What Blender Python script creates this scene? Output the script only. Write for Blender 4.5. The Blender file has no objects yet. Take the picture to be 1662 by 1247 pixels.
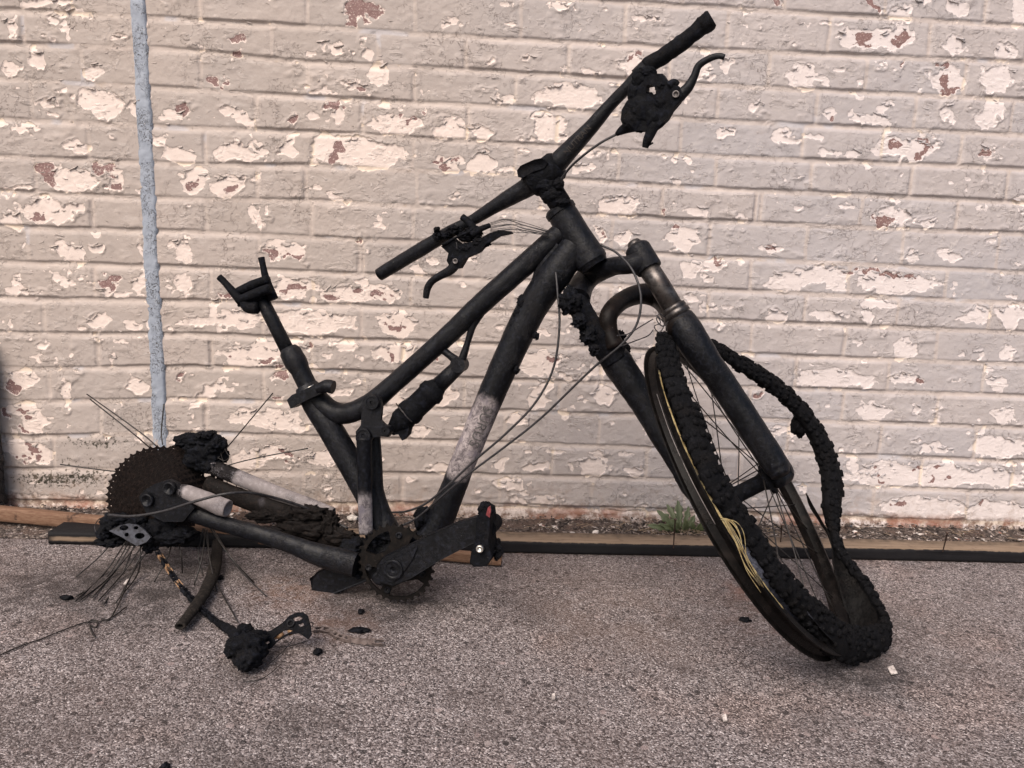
import bpy, bmesh, math, random
import numpy as np
from mathutils import Vector, Matrix
from mathutils.geometry import tessellate_polygon
random.seed(7)
rng = np.random.default_rng(11)
SC = bpy.context.scene
COL = SC.collection

# ---------------------------------------------------------------- camera, sky, sun, exposure
CAM = np.array([-0.08343, -1.76541, 0.59833])
YAW, PITCH, ROLL, FPX = -0.05793, 0.14629, 0.04024, 1270.0
PW, PH = 1662.0, 1247.0
def _basis():
    cy, sy, cp, sp = math.cos(YAW), math.sin(YAW), math.cos(PITCH), math.sin(PITCH)
    f = np.array([-sy*cp, cy*cp, -sp]); r = np.array([cy, sy, 0.0]); u = np.cross(r, f)
    cr, sr = math.cos(ROLL), math.sin(ROLL)
    return cr*r + sr*u, -sr*r + cr*u, f
CR, CU, CF = _basis()
cd = bpy.data.cameras.new('camera'); cam = bpy.data.objects.new('camera', cd); COL.objects.link(cam)
cam.matrix_world = Matrix(((CR[0], CU[0], -CF[0], CAM[0]), (CR[1], CU[1], -CF[1], CAM[1]), (CR[2], CU[2], -CF[2], CAM[2]), (0, 0, 0, 1)))
cd.sensor_width = 36.0; cd.lens = 36.0*FPX/PW; cd.clip_start = 0.02; cd.clip_end = 500.0
SC.camera = cam

w = bpy.data.worlds.new('World'); SC.world = w; w.use_nodes = True
wn = w.node_tree.nodes; wl = w.node_tree.links
bg = wn['Background']
sky = wn.new('ShaderNodeTexSky'); sky.sky_type = 'NISHITA'; sky.sun_disc = False
SUN_EL, SUN_AZ = math.radians(47), math.radians(-30)     # azimuth measured from straight behind the camera, minus = left
sdir = Vector((math.sin(SUN_AZ)*math.cos(SUN_EL), -math.cos(SUN_AZ)*math.cos(SUN_EL), math.sin(SUN_EL)))   # towards the sun
sky.sun_elevation = SUN_EL; sky.sun_rotation = math.atan2(sdir.x, sdir.y)
sky.air_density = 1.0; sky.dust_density = 4.0; sky.ozone_density = 1.0
wl.new(sky.outputs[0], bg.inputs[0]); bg.inputs[1].default_value = 0.10
sl = bpy.data.lights.new('sun', 'SUN'); sl.energy = 2.1; sl.angle = math.radians(36); sl.color = (1.0, 0.89, 0.80)
so = bpy.data.objects.new('sun', sl); COL.objects.link(so)
so.rotation_euler = sdir.to_track_quat('Z', 'Y').to_euler(); so.location = (-1, -3, 4)
SC.view_settings.view_transform = 'Standard'; SC.view_settings.look = 'None'
SC.view_settings.exposure = 0.74; SC.view_settings.gamma = 1.0

# ---------------------------------------------------------------- helpers: photo measurements to real coordinates
def ray(x, y):
    return CF + CR*(x - PW/2)/FPX - CU*(y - PH/2)/FPX
def onY(x, y, Y):
    d = ray(x, y); return CAM + d*(Y - CAM[1])/d[1]
def onZ(x, y, Z=0.0):
    d = ray(x, y); return CAM + d*(Z - CAM[2])/d[2]
def onPlane(x, y, o, n):
    d = ray(x, y); return CAM + d*(((o - CAM)@n)/(d@n))

# ---------------------------------------------------------------- helpers: objects
def tag(o, label=None, cat=None, group=None, kind=None):
    if label: o['label'] = label
    if cat: o['category'] = cat
    if group: o['group'] = group
    if kind: o['kind'] = kind
    return o
def empty(name, loc, label, cat, group=None):
    o = bpy.data.objects.new(name, None); COL.objects.link(o); o.location = loc; o.empty_display_size = 0.1
    return tag(o, label, cat, group)
def mesh_obj(name, V, F, mat, parent=None, smooth=True):
    me = bpy.data.meshes.new(name)
    me.from_pydata([tuple(v) for v in V], [], [tuple(f) for f in F]); me.update()
    if smooth: me.polygons.foreach_set('use_smooth', [True]*len(me.polygons))
    o = bpy.data.objects.new(name, me); COL.objects.link(o)
    if mat: me.materials.append(mat)
    if parent is not None:
        o.parent = parent
        def wm(p): return (wm(p.parent) @ p.matrix_parent_inverse if p.parent else Matrix.Identity(4)) @ p.matrix_basis
        o.matrix_parent_inverse = wm(parent).inverted()
    return o
class MB:
    """collects shapes of one part, links them as one mesh"""
    def __init__(s): s.V = []; s.F = []
    def add(s, V, F):
        b = len(s.V); s.V += [tuple(map(float, v)) for v in V]; s.F += [tuple(i + b for i in f) for f in F]; return s
    def build(s, name, mat, parent=None, smooth=True, sharp=None):
        o = mesh_obj(name, s.V, s.F, mat, parent, smooth)
        if smooth and sharp:
            try: o.data.set_sharp_from_angle(angle=math.radians(sharp))
            except Exception: pass
        return o
def catmull(P, n=6):
    P = [np.array(p, float) for p in P]
    if len(P) < 3: 
        return [P[0] + (P[-1]-P[0])*t for t in np.linspace(0, 1, n+1)]
    Q = [2*P[0]-P[1]] + P + [2*P[-1]-P[-2]]; out = []
    for i in range(1, len(Q)-2):
        a, b, c, d = Q[i-1:i+3]
        for t in np.linspace(0, 1, n, endpoint=False):
            out.append(.5*((2*b) + (-a+c)*t + (2*a-5*b+4*c-d)*t*t + (-a+3*b-3*c+d)*t**3))
    out.append(P[-1]); return out
def vnoise(p, seed=0):
    """cheap smooth 3d noise for vertices, p (n,3) -> (n,)"""
    p = np.asarray(p, float); i = np.floor(p).astype(int); f = p - i; f = f*f*(3-2*f); r = 0
    for a in (0, 1):
        for b in (0, 1):
            for c in (0, 1):
                h = ((i[:, 0]+a)*374761393 + (i[:, 1]+b)*668265263 + (i[:, 2]+c)*2147483647 + seed*974634777) & 0xffffffff
                h = ((h ^ (h >> 13))*1274126177) & 0xffffffff; h = (h ^ (h >> 16)) & 0xffff
                wgt = (f[:, 0] if a else 1-f[:, 0])*(f[:, 1] if b else 1-f[:, 1])*(f[:, 2] if c else 1-f[:, 2])
                r = r + wgt*h/65535.0
    return r*2-1
def tube(path, rad, seg=14, n=5, caps=True, flat=1.0, up=None, rough=0.0, smooth=True, rs=90.0, hollow=0.0):
    """round or flattened tube along a smoothed path; rad one number or one per path point"""
    P = [np.array(p, float) for p in path]; R = [rad]*len(P) if np.isscalar(rad) else list(rad)
    if smooth and len(P) > 2:
        C = catmull(P, n); t = np.linspace(0, len(P)-1, len(C)); Rr = np.interp(t, range(len(P)), R)
    else:
        k = n if rough else 1; C = []; Rr = []
        for i in range(len(P)-1):
            for j in range(k):
                C.append(P[i]+(P[i+1]-P[i])*j/k); Rr.append(R[i]+(R[i+1]-R[i])*j/k)
        C.append(P[-1]); Rr.append(R[-1])
    C = np.array(C); N = len(C); V = []; F = []
    T = np.gradient(C, axis=0); T /= np.linalg.norm(T, axis=1)[:, None] + 1e-12
    a = np.array(up, float) if up is not None else np.array([0, -1.0, 0.13])
    for i in range(N):
        x = a - T[i]*(a@T[i]); l = np.linalg.norm(x)
        x = x/l if l > 1e-4 else np.cross(T[i], [1, 0, 0]); y = np.cross(T[i], x)
        if up is None: a = x
        for j in range(seg):
            th = 2*math.pi*j/seg; V.append(C[i] + Rr[i]*(math.cos(th)*x*flat + math.sin(th)*y))
    for i in range(N-1):
        for j in range(seg):
            F.append((i*seg+j, i*seg+(j+1) % seg, (i+1)*seg+(j+1) % seg, (i+1)*seg+j))
    V = np.array(V)
    if rough:
        cen = np.repeat(C, seg, axis=0); nn = V-cen; nn /= np.linalg.norm(nn, axis=1)[:, None]+1e-9
        d = vnoise(V*rs, 1) + .6*vnoise(V*rs*2.7, 2)
        V = V + nn*(d*rough)[:, None]
    V = list(V)
    if hollow:
        # open bore at both ends
        for e, s in ((0, 1), (N-1, -1)):
            b = len(V); cen = C[e]
            for j in range(seg): V.append(cen + (V[e*seg+j]-cen)*hollow)
            for j in range(seg): V.append(cen + (V[e*seg+j]-cen)*hollow + T[e]*s*Rr[e]*1.5)
            for j in range(seg):
                k = (j+1) % seg
                q = [(e*seg+j, b+j, b+k, e*seg+k), (b+j, b+seg+j, b+seg+k, b+k)]
                F += q if e == 0 else [f[::-1] for f in q]
            F.append(tuple(range(b+seg, b+2*seg)))
    elif caps:
        F.append(tuple(range(seg))[::-1]); F.append(tuple((N-1)*seg+j for j in range(seg)))
    return V, F
def frame_of(n, up=(0, 0, 1)):
    n = np.array(n, float); n /= np.linalg.norm(n); u = np.array(up, float)
    x = np.cross(u, n); 
    if np.linalg.norm(x) < 1e-3: x = np.cross([1, 0, 0], n)
    x /= np.linalg.norm(x); return x, np.cross(n, x), n
def plate(outer, holes, th, O, X, Y, Nn, bevel=0.0):
    """flat plate with holes: 2d loops in metres in the frame O,X,Y, thickness along Nn"""
    O, X, Y, Nn = map(lambda a: np.array(a, float), (O, X, Y, Nn))
    loops = [outer] + list(holes); flat = [p for l in loops for p in l]
    tri = tessellate_polygon([[Vector((p[0], p[1], 0)) for p in l] for l in loops])
    n = len(flat); V = []
    for s in (1, -1):
        for p in flat: V.append(O + X*p[0] + Y*p[1] + Nn*s*th/2)
    F = [tuple(t) for t in tri] + [tuple(i+n for i in t[::-1]) for t in tri]
    b = 0
    for l in loops:
        m = len(l)
        for i in range(m): F.append((b+i, b+(i+1) % m, n+b+(i+1) % m, n+b+i))
        b += m
    return V, F
def lathe(prof, O, ax, seg=24, up=(0, 0, 1)):
    """profile [(dist along axis, radius)]"""
    x, y, n = frame_of(ax, up); V = []; F = []
    for t, r in prof:
        for j in range(seg):
            a = 2*math.pi*j/seg; V.append(np.array(O) + n*t + r*(math.cos(a)*x + math.sin(a)*y))
    for i in range(len(prof)-1):
        for j in range(seg): F.append((i*seg+j, i*seg+(j+1) % seg, (i+1)*seg+(j+1) % seg, (i+1)*seg+j))
    F.append(tuple(range(seg))[::-1]); F.append(tuple((len(prof)-1)*seg+j for j in range(seg)))
    return V, F
def box(c, s, X=(1, 0, 0), Y=(0, 1, 0), Z=(0, 0, 1), bev=0.0):
    c, X, Y, Z = map(lambda a: np.array(a, float), (c, X, Y, Z)); V = []
    bm = bmesh.new(); bmesh.ops.create_cube(bm, size=1.0)
    for v in bm.verts: v.co = Vector((v.co.x*s[0], v.co.y*s[1], v.co.z*s[2]))
    if bev: bmesh.ops.bevel(bm, geom=bm.edges[:], offset=bev, segments=2, affect='EDGES')
    for v in bm.verts: V.append(c + X*v.co.x + Y*v.co.y + Z*v.co.z)
    bm.verts.index_update(); F = [tuple(v.index for v in f.verts) for f in bm.faces]; bm.free(); return V, F
def blob(c, r, X=(1, 0, 0), Y=(0, 1, 0), Z=(0, 0, 1), rough=.15, fs=1.0, sub=3, seed=3):
    sub = sub+1
    """lumpy melted mass, radii r"""
    bm = bmesh.new(); bmesh.ops.create_icosphere(bm, subdivisions=sub, radius=1.0)
    P = np.array([v.co[:] for v in bm.verts]); k = 1 + rough*(vnoise(P*2.2*fs+7, seed) + .6*(1-2*np.abs(vnoise(P*4.3*fs+3, seed+1))) + .35*vnoise(P*11*fs, seed+2))
    P = P*k[:, None]*np.array(r); B = np.array([X, Y, Z], float); V = np.array(c) + P@B
    bm.verts.index_update(); F = [tuple(v.index for v in f.verts) for f in bm.faces]; bm.free(); return list(V), F

# ---------------------------------------------------------------- helpers: materials
class NT:
    def __init__(s, name):
        s.m = bpy.data.materials.new(name); s.m.use_nodes = True; s.t = s.m.node_tree; s.n = s.t.nodes; s.l = s.t.links
        s.b = s.n['Principled BSDF']; s.tc = s.n.new('ShaderNodeTexCoord')
    def link(s, a, b): s.l.new(a, b)
    def _in(s, node, i, v):
        if v is None: return
        if hasattr(v, 'is_output') or isinstance(v, bpy.types.NodeSocket): s.l.new(v, node.inputs[i])
        else: node.inputs[i].default_value = v
    def geo(s): 
        g = s.n.new('ShaderNodeNewGeometry'); return g.outputs['Position']
    def mapping(s, v, scale=(1, 1, 1), loc=(0, 0, 0)):
        m = s.n.new('ShaderNodeMapping'); s._in(m, 0, v); m.inputs['Scale'].default_value = scale; m.inputs['Location'].default_value = loc; return m.outputs[0]
    def noise(s, v, scale=5, detail=4, rough=.55, dist=0.0, out=0):
        m = s.n.new('ShaderNodeTexNoise'); s._in(m, 'Vector', v); m.inputs['Scale'].default_value = scale; m.inputs['Detail'].default_value = detail
        m.inputs['Roughness'].default_value = rough; m.inputs['Distortion'].default_value = dist; return m.outputs[out]
    def voro(s, v, scale=5, feat='F1', out='Distance', rnd=1.0):
        m = s.n.new('ShaderNodeTexVoronoi'); m.feature = feat; s._in(m, 'Vector', v); m.inputs['Scale'].default_value = scale
        m.inputs['Randomness'].default_value = rnd; return m.outputs[out]
    def math(s, op, a, b=None, c=None, clamp=False):
        m = s.n.new('ShaderNodeMath'); m.operation = op; m.use_clamp = clamp; s._in(m, 0, a); s._in(m, 1, b); s._in(m, 2, c); return m.outputs[0]
    def ramp(s, f, stops, interp='LINEAR'):
        m = s.n.new('ShaderNodeValToRGB'); m.color_ramp.interpolation = interp; s._in(m, 0, f); e = m.color_ramp.elements
        while len(e) > 1: e.remove(e[-1])
        e[0].position = stops[0][0]; e[0].color = col(stops[0][1])
        for p, c in stops[1:]: k = e.new(p); k.color = col(c)
        return m.outputs[0]
    def sstep(s, v, a, b):
        m = s.n.new('ShaderNodeMapRange'); m.interpolation_type = 'SMOOTHSTEP'; s._in(m, 'Value', v)
        m.inputs['From Min'].default_value = a; m.inputs['From Max'].default_value = b; return m.outputs[0]
    def mix(s, f, a, b, mode='MIX'):
        m = s.n.new('ShaderNodeMix'); m.data_type = 'RGBA'; m.blend_type = mode; s._in(m, 0, f)
        s._in(m, 6, col(a) if isinstance(a, (tuple, list, float)) else a); s._in(m, 7, col(b) if isinstance(b, (tuple, list, float)) else b); return m.outputs[2]
    def attr(s, name, out='Fac'):
        m = s.n.new('ShaderNodeAttribute'); m.attribute_name = name; return m.outputs[out]
    def sep(s, v):
        m = s.n.new('ShaderNodeSeparateXYZ'); s._in(m, 0, v); return m.outputs
    def bump(s, h, strength=.5, dist=.001, nrm=None):
        m = s.n.new('ShaderNodeBump'); s._in(m, 'Height', h); m.inputs['Strength'].default_value = strength; m.inputs['Distance'].default_value = dist
        if nrm is not None: s._in(m, 'Normal', nrm)
        return m.outputs[0]
    def near(s, p, c, r0, r1):
        """1 inside r0 of point c, 0 beyond r1"""
        m = s.n.new('ShaderNodeVectorMath'); m.operation = 'DISTANCE'; s._in(m, 0, p); m.inputs[1].default_value = tuple(c)
        return s.sstep(m.outputs['Value'], r1, r0)
    def out(s, color, rough=.6, nrm=None, metal=None, spec=None):
        s._in(s.b, 'Base Color', col(color) if isinstance(color, (tuple, list)) else color); s._in(s.b, 'Roughness', rough); s._in(s.b, 'Normal', nrm)
        s._in(s.b, 'Metallic', metal); s._in(s.b, 'Specular IOR Level', spec); return s.m
def col(c):
    if isinstance(c, float): return (c, c, c, 1)
    return tuple(c) if len(c) == 4 else (c[0], c[1], c[2], 1)

# ================================================================ THE WALL
LINES = {50:{13:69,12:127,11:193,10:253,9:310,8:367,7:424,6:482,5:539,4:596,3:650,2:706,1:759,0:812},
 303:{13:78,12:142,11:204,10:264,9:321,8:373,7:431,6:486,5:540,4:593,3:645,2:700},
 500:{14:40,13:97.7,12:155,11:211,10:266,9:323,8:382},
 670:{8:390,7:446,6:497.5,5:552,4:604},
 750:{4:612,3:663,2:714,1:768,0:817},
 800:{14:59,13:112.5,12:169,11:229,10:280.5},
 1054:{0:825,1:775}, 1150:{14:77,13:135,12:192,11:250,10:303,9:356}, 1419:{0:840},
 1625:{14:97,13:158,12:215,11:270,10:324,9:376,8:438,7:488,6:536,5:588,4:639,3:691,2:745.5,1:796,0:847}}
zk = lambda k: .048 + .075*k
KMIN, KMAX = -2, 18
dev = {k: [] for k in range(KMIN, KMAX+1)}
for px, d in LINES.items():
    for k, py in d.items():
        p = onY(px, py, 0.0); dev[k].append((p[0], p[2]-zk(k)))
for k in dev:
    if not dev[k]: dev[k] = [(0, 0.004 if k > 13 else 0)]
    dev[k].sort()
JOINTS = [(36,40),(133,98),(50,160),(143,223),(57,285),(149,340),(152,453),(72,510),(159,567),(81,625),(165,680),(87,735),(173,785),
 (615,76),(756,76),(673,134),(588,190),(759,197),(506,243),(670,243),(836,260),(496,296),(677,293),(418,290),(505,354),(583,414),(671,363),(422,408),
 (589,413),(342,463),(508,473),(667,481),(427,521),(586,521),(343,572),(506,572),(654,565),(427,623),(753,638),(907,635),(820,691),(973,693),(896,749),(1049,752),
 (810,800),(960,807),(1112,807),(836,164),(904,202),(1166,160),(1005,267),(1074,336),(1227,345),(1151,385),(1219,437),(1182,42),(1249,106),(1407,112),(1326,170),
 (1487,164),(1304,218),(1561,225),(1317,279),(1480,289),(1237,324),(1400,327),(1554,340),(1378,450),(1536,458),(1306,501),(1457,506),(1606,514),(1371,557),(1520,562),
 (1291,607),(1442,612),(1596,617),(1430,710),(1582,720),(1368,663),(1521,668),(1495,768),(1644,773),(1416,821),(1568,826)]
SEAM_X = -0.781
def line_z(k, X):
    a = np.array(dev[k]); return zk(k) + np.interp(X, a[:, 0], a[:, 1])
rows = {r: [] for r in range(KMIN, KMAX)}
for px, py in JOINTS:
    p = onY(px, py, 0.0)
    for r in rows:
        if line_z(r, p[0]) <= p[2] < line_z(r+1, p[0]): rows[r].append(p[0])
XL, XR = -2.6, 2.8
for r in rows:
    out = []
    for side in (0, 1):
        js = sorted(j for j in rows[r] if (j > SEAM_X) == bool(side) and abs(j-SEAM_X) > .03)
        lo, hi = (XL, SEAM_X) if side == 0 else (SEAM_X, XR)
        if not js: js = [lo + .1 + .1125*(r % 2)] if side == 0 else [SEAM_X + .12 + .1125*(r % 2)]
        full = list(js)
        x = js[0]
        while x - .225 > lo + (.06 if side else -.3): x -= .225; full.append(x)
        x = js[-1]
        while x + .225 < hi - (.0 if side else .05): x += .225; full.append(x)
        for a, b in zip(js[:-1], js[1:]):
            n = int(round((b-a)/.225))
            for i in range(1, n): full.append(a + (b-a)*i/n)
        out += full
    rows[r] = sorted(out)

# peeled patches, photo measurements: cx,cy,rx,ry
WHITE = """67,2,30,6;12,44,8,16;114,20,10,6;94,30,10,7;114,50,5,10;66,98,13,14;20,108,17,15;155,115,9,13;158,165,35,22;219,175,10,13;81,165,11,5;126,243,12,9;111,290,38,18;
182,293,10,13;30,305,12,3;70,340,22,20;98,350,16,9;115,337,14,10;17,357,20,12;108,408,26,14;153,406,7,10;288,188,17,8;370,180,20,10;398,195,10,14;293,250,20,12;381,246,25,15;425,246,7,9;465,238,8,12;
536,240,20,26;313,293,20,21;374,300,25,18;418,350,9,20;293,405,14,20;465,408,30,13;731,38,14,5;526,72,10,7;556,78,13,5;620,119,13,15;561,131,18,4;577,141,17,7;546,187,14,9;645,200,42,13;731,212,22,15;776,215,18,11;
592,248,76,23;728,268,21,8;781,263,20,19;463,243,12,12;425,243,10,9;812,164,17,5;1030,106,20,18;924,155,46,18;885,207,24,22;905,225,16,9;943,273,12,9;904,11,20,8;1103,260,6,6;1142,117,12,9;1175,104,12,11;1092,292,8,5;1010,330,33,14;1001,336,30,12;
1138,343,14,8;1115,385,28,12;1112,397,15,14;1020,385,16,12;976,380,12,12;1126,437,16,12;1159,432,15,11;927,445,12,12;875,587,35,18;1042,593,15,11;878,636,12,20;1307,122,26,17;1318,135,14,12;1403,64,48,18;1458,58,16,16;1461,22,12,13;1545,71,18,14;1551,16,12,16;1654,16,15,28;
1625,87,14,11;1541,125,20,24;1618,128,32,25;1416,192,30,9;1435,176,8,10;1342,189,10,7;1605,183,16,26;1541,183,5,17;1467,240,48,16;1349,247,9,6;1381,247,12,6;1269,221,8,12;1596,247,8,10;1455,353,30,14;1506,362,17,7;1257,405,18,6;1487,415,10,8;1535,415,20,9;
1280,455,34,15;1325,445,40,12;1360,452,14,20;1457,461,62,14;1430,452,40,12;1262,511,13,11;1343,513,26,8;1404,511,13,12;1424,493,25,7;1581,513,21,15;1640,515,23,17;1471,567,11,14;1586,574,5,7;1641,577,11,10;1353,615,55,15;1474,615,24,10;1621,622,18,12;1416,668,24,13;1487,663,8,6;1634,673,15,13;
1621,725,40,15;1520,731,28,7;1440,770,60,17;1533,771,42,18;1610,775,45,15;1495,823,70,16;1616,828,50,15;1400,775,40,8;725,643,19,16;877,651,15,13;973,645,16,14;935,651,9,7;844,681,15,10;867,759,15,8;960,757,28,16;975,740,12,10;809,754,12,9;715,757,18,9;829,787,18,8;877,812,28,6;1026,764,13,7;
295,408,13,19;298,461,16,12;472,466,33,15;591,476,70,13;351,521,52,9;346,499,9,14;395,515,30,12;503,524,65,18;649,526,26,20;412,575,50,13;395,588,30,8;440,560,40,9;496,566,6,8;644,572,27,13;364,625,12,7;427,678,58,12;470,690,30,8;232,414,6,16;23,464,10,17;38,474,16,5;167,474,9,6;222,464,8,19;157,525,19,12;210,530,13,6;238,527,6,11;
178,583,6,8;111,575,4,4;30,612,20,12;45,620,12,14;227,628,10,10;62,683,20,18;40,665,20,10;25,728,22,18;60,735,14,14;390,575,20,12;700,640,12,8;1150,500,10,5;1225,600,8,5;1290,705,10,8;1265,700,18,5;930,400,8,5;700,420,12,4;760,420,14,5;735,320,8,6;545,320,16,7;1660,330,14,8;1125,480,10,6;405,745,24,14;440,735,30,12;520,745,28,10;
560,560,18,5;1385,555,8,4;640,650,22,10;690,700,14,8;870,540,14,8;1180,215,10,6;1230,170,8,5;1060,185,12,5;960,120,9,5;1060,30,14,5;860,95,10,5;230,110,8,6;40,210,14,5;185,60,9,5;510,600,10,5;560,640,12,6"""
RED = """84,283,17,17;168,276,14,9;183,297,9,7;302,183,10,13;354,132,8,8;387,64,10,5;384,86,9,5;468,199,6,7;549,243,8,16;594,12,32,14;578,30,9,8;592,149,7,4;539,170,12,8;549,248,10,14;543,262,8,8;645,186,4,4;655,195,4,4;666,194,4,4;711,268,5,5;726,266,5,3;737,265,5,3;
1038,92,14,7;1025,100,9,7;1093,370,8,4;980,380,7,8;900,585,9,4;1163,425,9,4;1397,62,13,10;1390,74,12,6;1462,55,8,12;1455,66,7,7;1530,108,9,8;1539,130,8,12;1545,145,10,6;1465,105,4,7;1445,237,14,7;1506,236,8,12;1500,250,6,6;1597,247,8,9;1427,359,13,8;1347,193,7,5;1400,441,20,3;1440,442,22,4;1475,446,22,4;1255,404,8,4;1458,819,8,5;1440,818,3,4;1482,763,5,5;
1508,776,4,4;1514,760,6,3;1430,776,4,5;1538,771,6,4;1597,818,4,4;1427,762,4,4;453,417,14,8;477,420,16,6;438,412,9,8;470,468,20,6;540,478,14,5;620,480,16,7;575,470,8,5;640,530,12,5;370,576,7,4;440,592,14,4;497,563,5,6;452,612,18,9;452,646,7,4;298,612,8,7;182,452,7,10;176,465,8,7;170,300,8,4;20,632,19,9;12,620,8,8;12,671,7,9;46,670,10,4;53,678,5,4;38,698,10,5;46,727,9,6;55,738,10,7;
34,744,4,4;462,735,13,6;478,737,7,5;470,753,4,3;66,350,10,6;362,483,12,4;115,337,3,3;378,305,14,8;312,300,9,8;640,575,5,8;700,575,6,6;1085,345,5,3;1500,620,4,8;880,300,5,3;575,0,20,6;1260,8,9,6;1420,8,8,8;590,390,4,3;690,180,5,3;1220,640,4,3;1340,595,5,3"""
def parse(s): return [tuple(float(v) for v in q.split(',')) for q in s.replace('\n', '').split(';') if q.strip()]
def to_wall(P):
    o = []
    for cx, cy, rx, ry in P:
        p = onY(cx, cy, 0.0); a = onY(cx+rx, cy, 0.0); b = onY(cx, cy+ry, 0.0); o.append((p[0], p[2], abs(a[0]-p[0]), abs(b[2]-p[2])))
    return o
Wp, Rp = to_wall(parse(WHITE)), to_wall(parse(RED))
# a few more patches outside the frame, for other viewpoints
for i in range(60):
    x = rng.choice([rng.uniform(-2.5, -1.3), rng.uniform(1.35, 2.7)]); z = rng.uniform(.1, 1.6); Wp.append((x, z, rng.uniform(.01, .05), rng.uniform(.008, .02)))
for i in range(40):
    Wp.append((rng.uniform(-1.2, 1.3), rng.uniform(1.2, 1.7), rng.uniform(.01, .05), rng.uniform(.008, .02)))

def lat(n, m, seed):
    return np.random.default_rng(seed).random((n, m))
def vn2(X, Z, fx, fz, seed, octs=3):
    out = 0; amp = 1.0; tot = 0
    for o in range(octs):
        L = lat(257, 257, seed+o*17); u = X*fx*2**o + 57.3; v = Z*fz*2**o + 31.7
        i = np.floor(u).astype(int); j = np.floor(v).astype(int); a = u-i; b = v-j; a = a*a*(3-2*a); b = b*b*(3-2*b)
        i %= 256; j %= 256
        out = out + amp*((L[i, j]*(1-a)+L[i+1, j]*a)*(1-b) + (L[i, j+1]*(1-a)+L[i+1, j+1]*a)*b); tot += amp; amp *= .5
    return out/tot*2-1
STEP = 0.0021
xs = np.concatenate([np.arange(XL, -1.22, .006), np.arange(-1.22, 1.36, STEP), np.arange(1.36, XR, .006)])
zs = np.concatenate([np.arange(-.10, 1.20, STEP), np.arange(1.20, 2.3, .006)])
NX, NZ = len(xs), len(zs)
X, Z = np.meshgrid(xs, zs)           # (NZ, NX)
Xw = X + .0022*vn2(X, Z, 30, 30, 5, 2); Zw = Z + .0022*vn2(X, Z, 22, 40, 9, 3)
ss = lambda a, b, v: (lambda t: t*t*(3-2*t))(np.clip((v-a)/(b-a), 0, 1))
lz = {k: line_z(k, xs) for k in range(KMIN, KMAX+1)}
rowi = np.full(X.shape, KMIN)
for k in range(KMIN+1, KMAX+1): rowi[Zw >= lz[k][None, :]] = k
bot = np.take_along_axis(np.stack([lz[k] for k in range(KMIN, KMAX+1)]), np.clip(rowi-KMIN, 0, KMAX-KMIN), 0)
top = np.take_along_axis(np.stack([lz[k] for k in range(KMIN, KMAX+1)]), np.clip(rowi-KMIN+1, 0, KMAX-KMIN), 0)
dz_b = Zw - bot; dz_t = top - .0105 - Zw      # mortar bed sits under the line above
dx = np.full(X.shape, 1.0); bid = np.zeros(X.shape)
for r in rows:
    m = rowi == r
    if not m.any() or not rows[r]: continue
    J = np.array(rows[r]); v = Xw[m]; idx = np.searchsorted(J, v); l = J[np.clip(idx-1, 0, len(J)-1)]; h = J[np.clip(idx, 0, len(J)-1)]
    dx[m] = np.minimum(np.where(idx > 0, v-l, 9), np.where(idx < len(J), h-v, 9)) - .0048
    bid[m] = idx + r*131
side = (Xw > SEAM_X)
h1 = np.random.default_rng(3).random(6000); hb = h1[(bid.astype(int)*7 + side*3) % 6000]; hb2 = h1[(bid.astype(int)*13 + 500 + side*5) % 6000]
e_b = ss(-.0022, .0036, dz_b)            # crisp bottom arris
e_t = ss(-.0060, .0065, dz_t)            # soft upper edge, filled with paint
e_x = ss(-.0045, .0045, dx - .001*vn2(X, Z, 60, 20, 41, 2))
brick = e_b*e_t*e_x
depth_h = .0031*np.clip(1 + 1.1*vn2(X, Z, 5, 9, 77, 3), .12, 1.7)      # mortar recess varies
joint_fill = .25 + ss(-.3, .35, vn2(X, Z, 7, 7, 88, 2))*.65
eb = e_b*e_t*(e_x + (1-e_x)*joint_fill)
H = (eb-1)*depth_h + brick*(hb-.5)*.003 + brick*(Xw*0 + (hb2-.5))*.0004
H += .0012*vn2(X, Z, 9, 14, 61, 3) + .0006*vn2(X, Z, 60, 90, 62, 3)
# patches
jn = .0042*vn2(X, Z, 55, 70, 71, 3) + .0022*vn2(X, Z, 150, 190, 75, 2)
ang = lambda fx, fz, sd: np.abs(vn2(X, Z, fx, fz, sd, 3))**.6*np.sign(vn2(X, Z, fx, fz, sd, 3))
XD = X + .019*ang(24, 30, 151) + .006*vn2(X, Z, 80, 80, 152, 2)
ZD = Z + .010*ang(26, 34, 153) + .004*vn2(X, Z, 90, 90, 154, 2)
def field(P):
    S = np.full(X.shape, -.05)
    for cx, cz, rx, rz in P:
        m = .03
        i0, i1 = np.searchsorted(xs, [cx-rx-m, cx+rx+m]); j0, j1 = np.searchsorted(zs, [cz-rz-m, cz+rz+m])
        if i1 <= i0 or j1 <= j0: continue
        a = XD[j0:j1, i0:i1]-cx; b = ZD[j0:j1, i0:i1]-cz
        q = np.sqrt((a/rx)**2+(b/rz)**2)
        g = (1-q)*min(rx, rz)*np.where(q < 1, 1, 1.0)
        S[j0:j1, i0:i1] = np.maximum(S[j0:j1, i0:i1], g)
    return S
peel = field(Wp) + jn*1.15 + .0012
brk = field(Rp) + .0075*vn2(X, Z, 100, 120, 91, 3) - .0006
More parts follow.
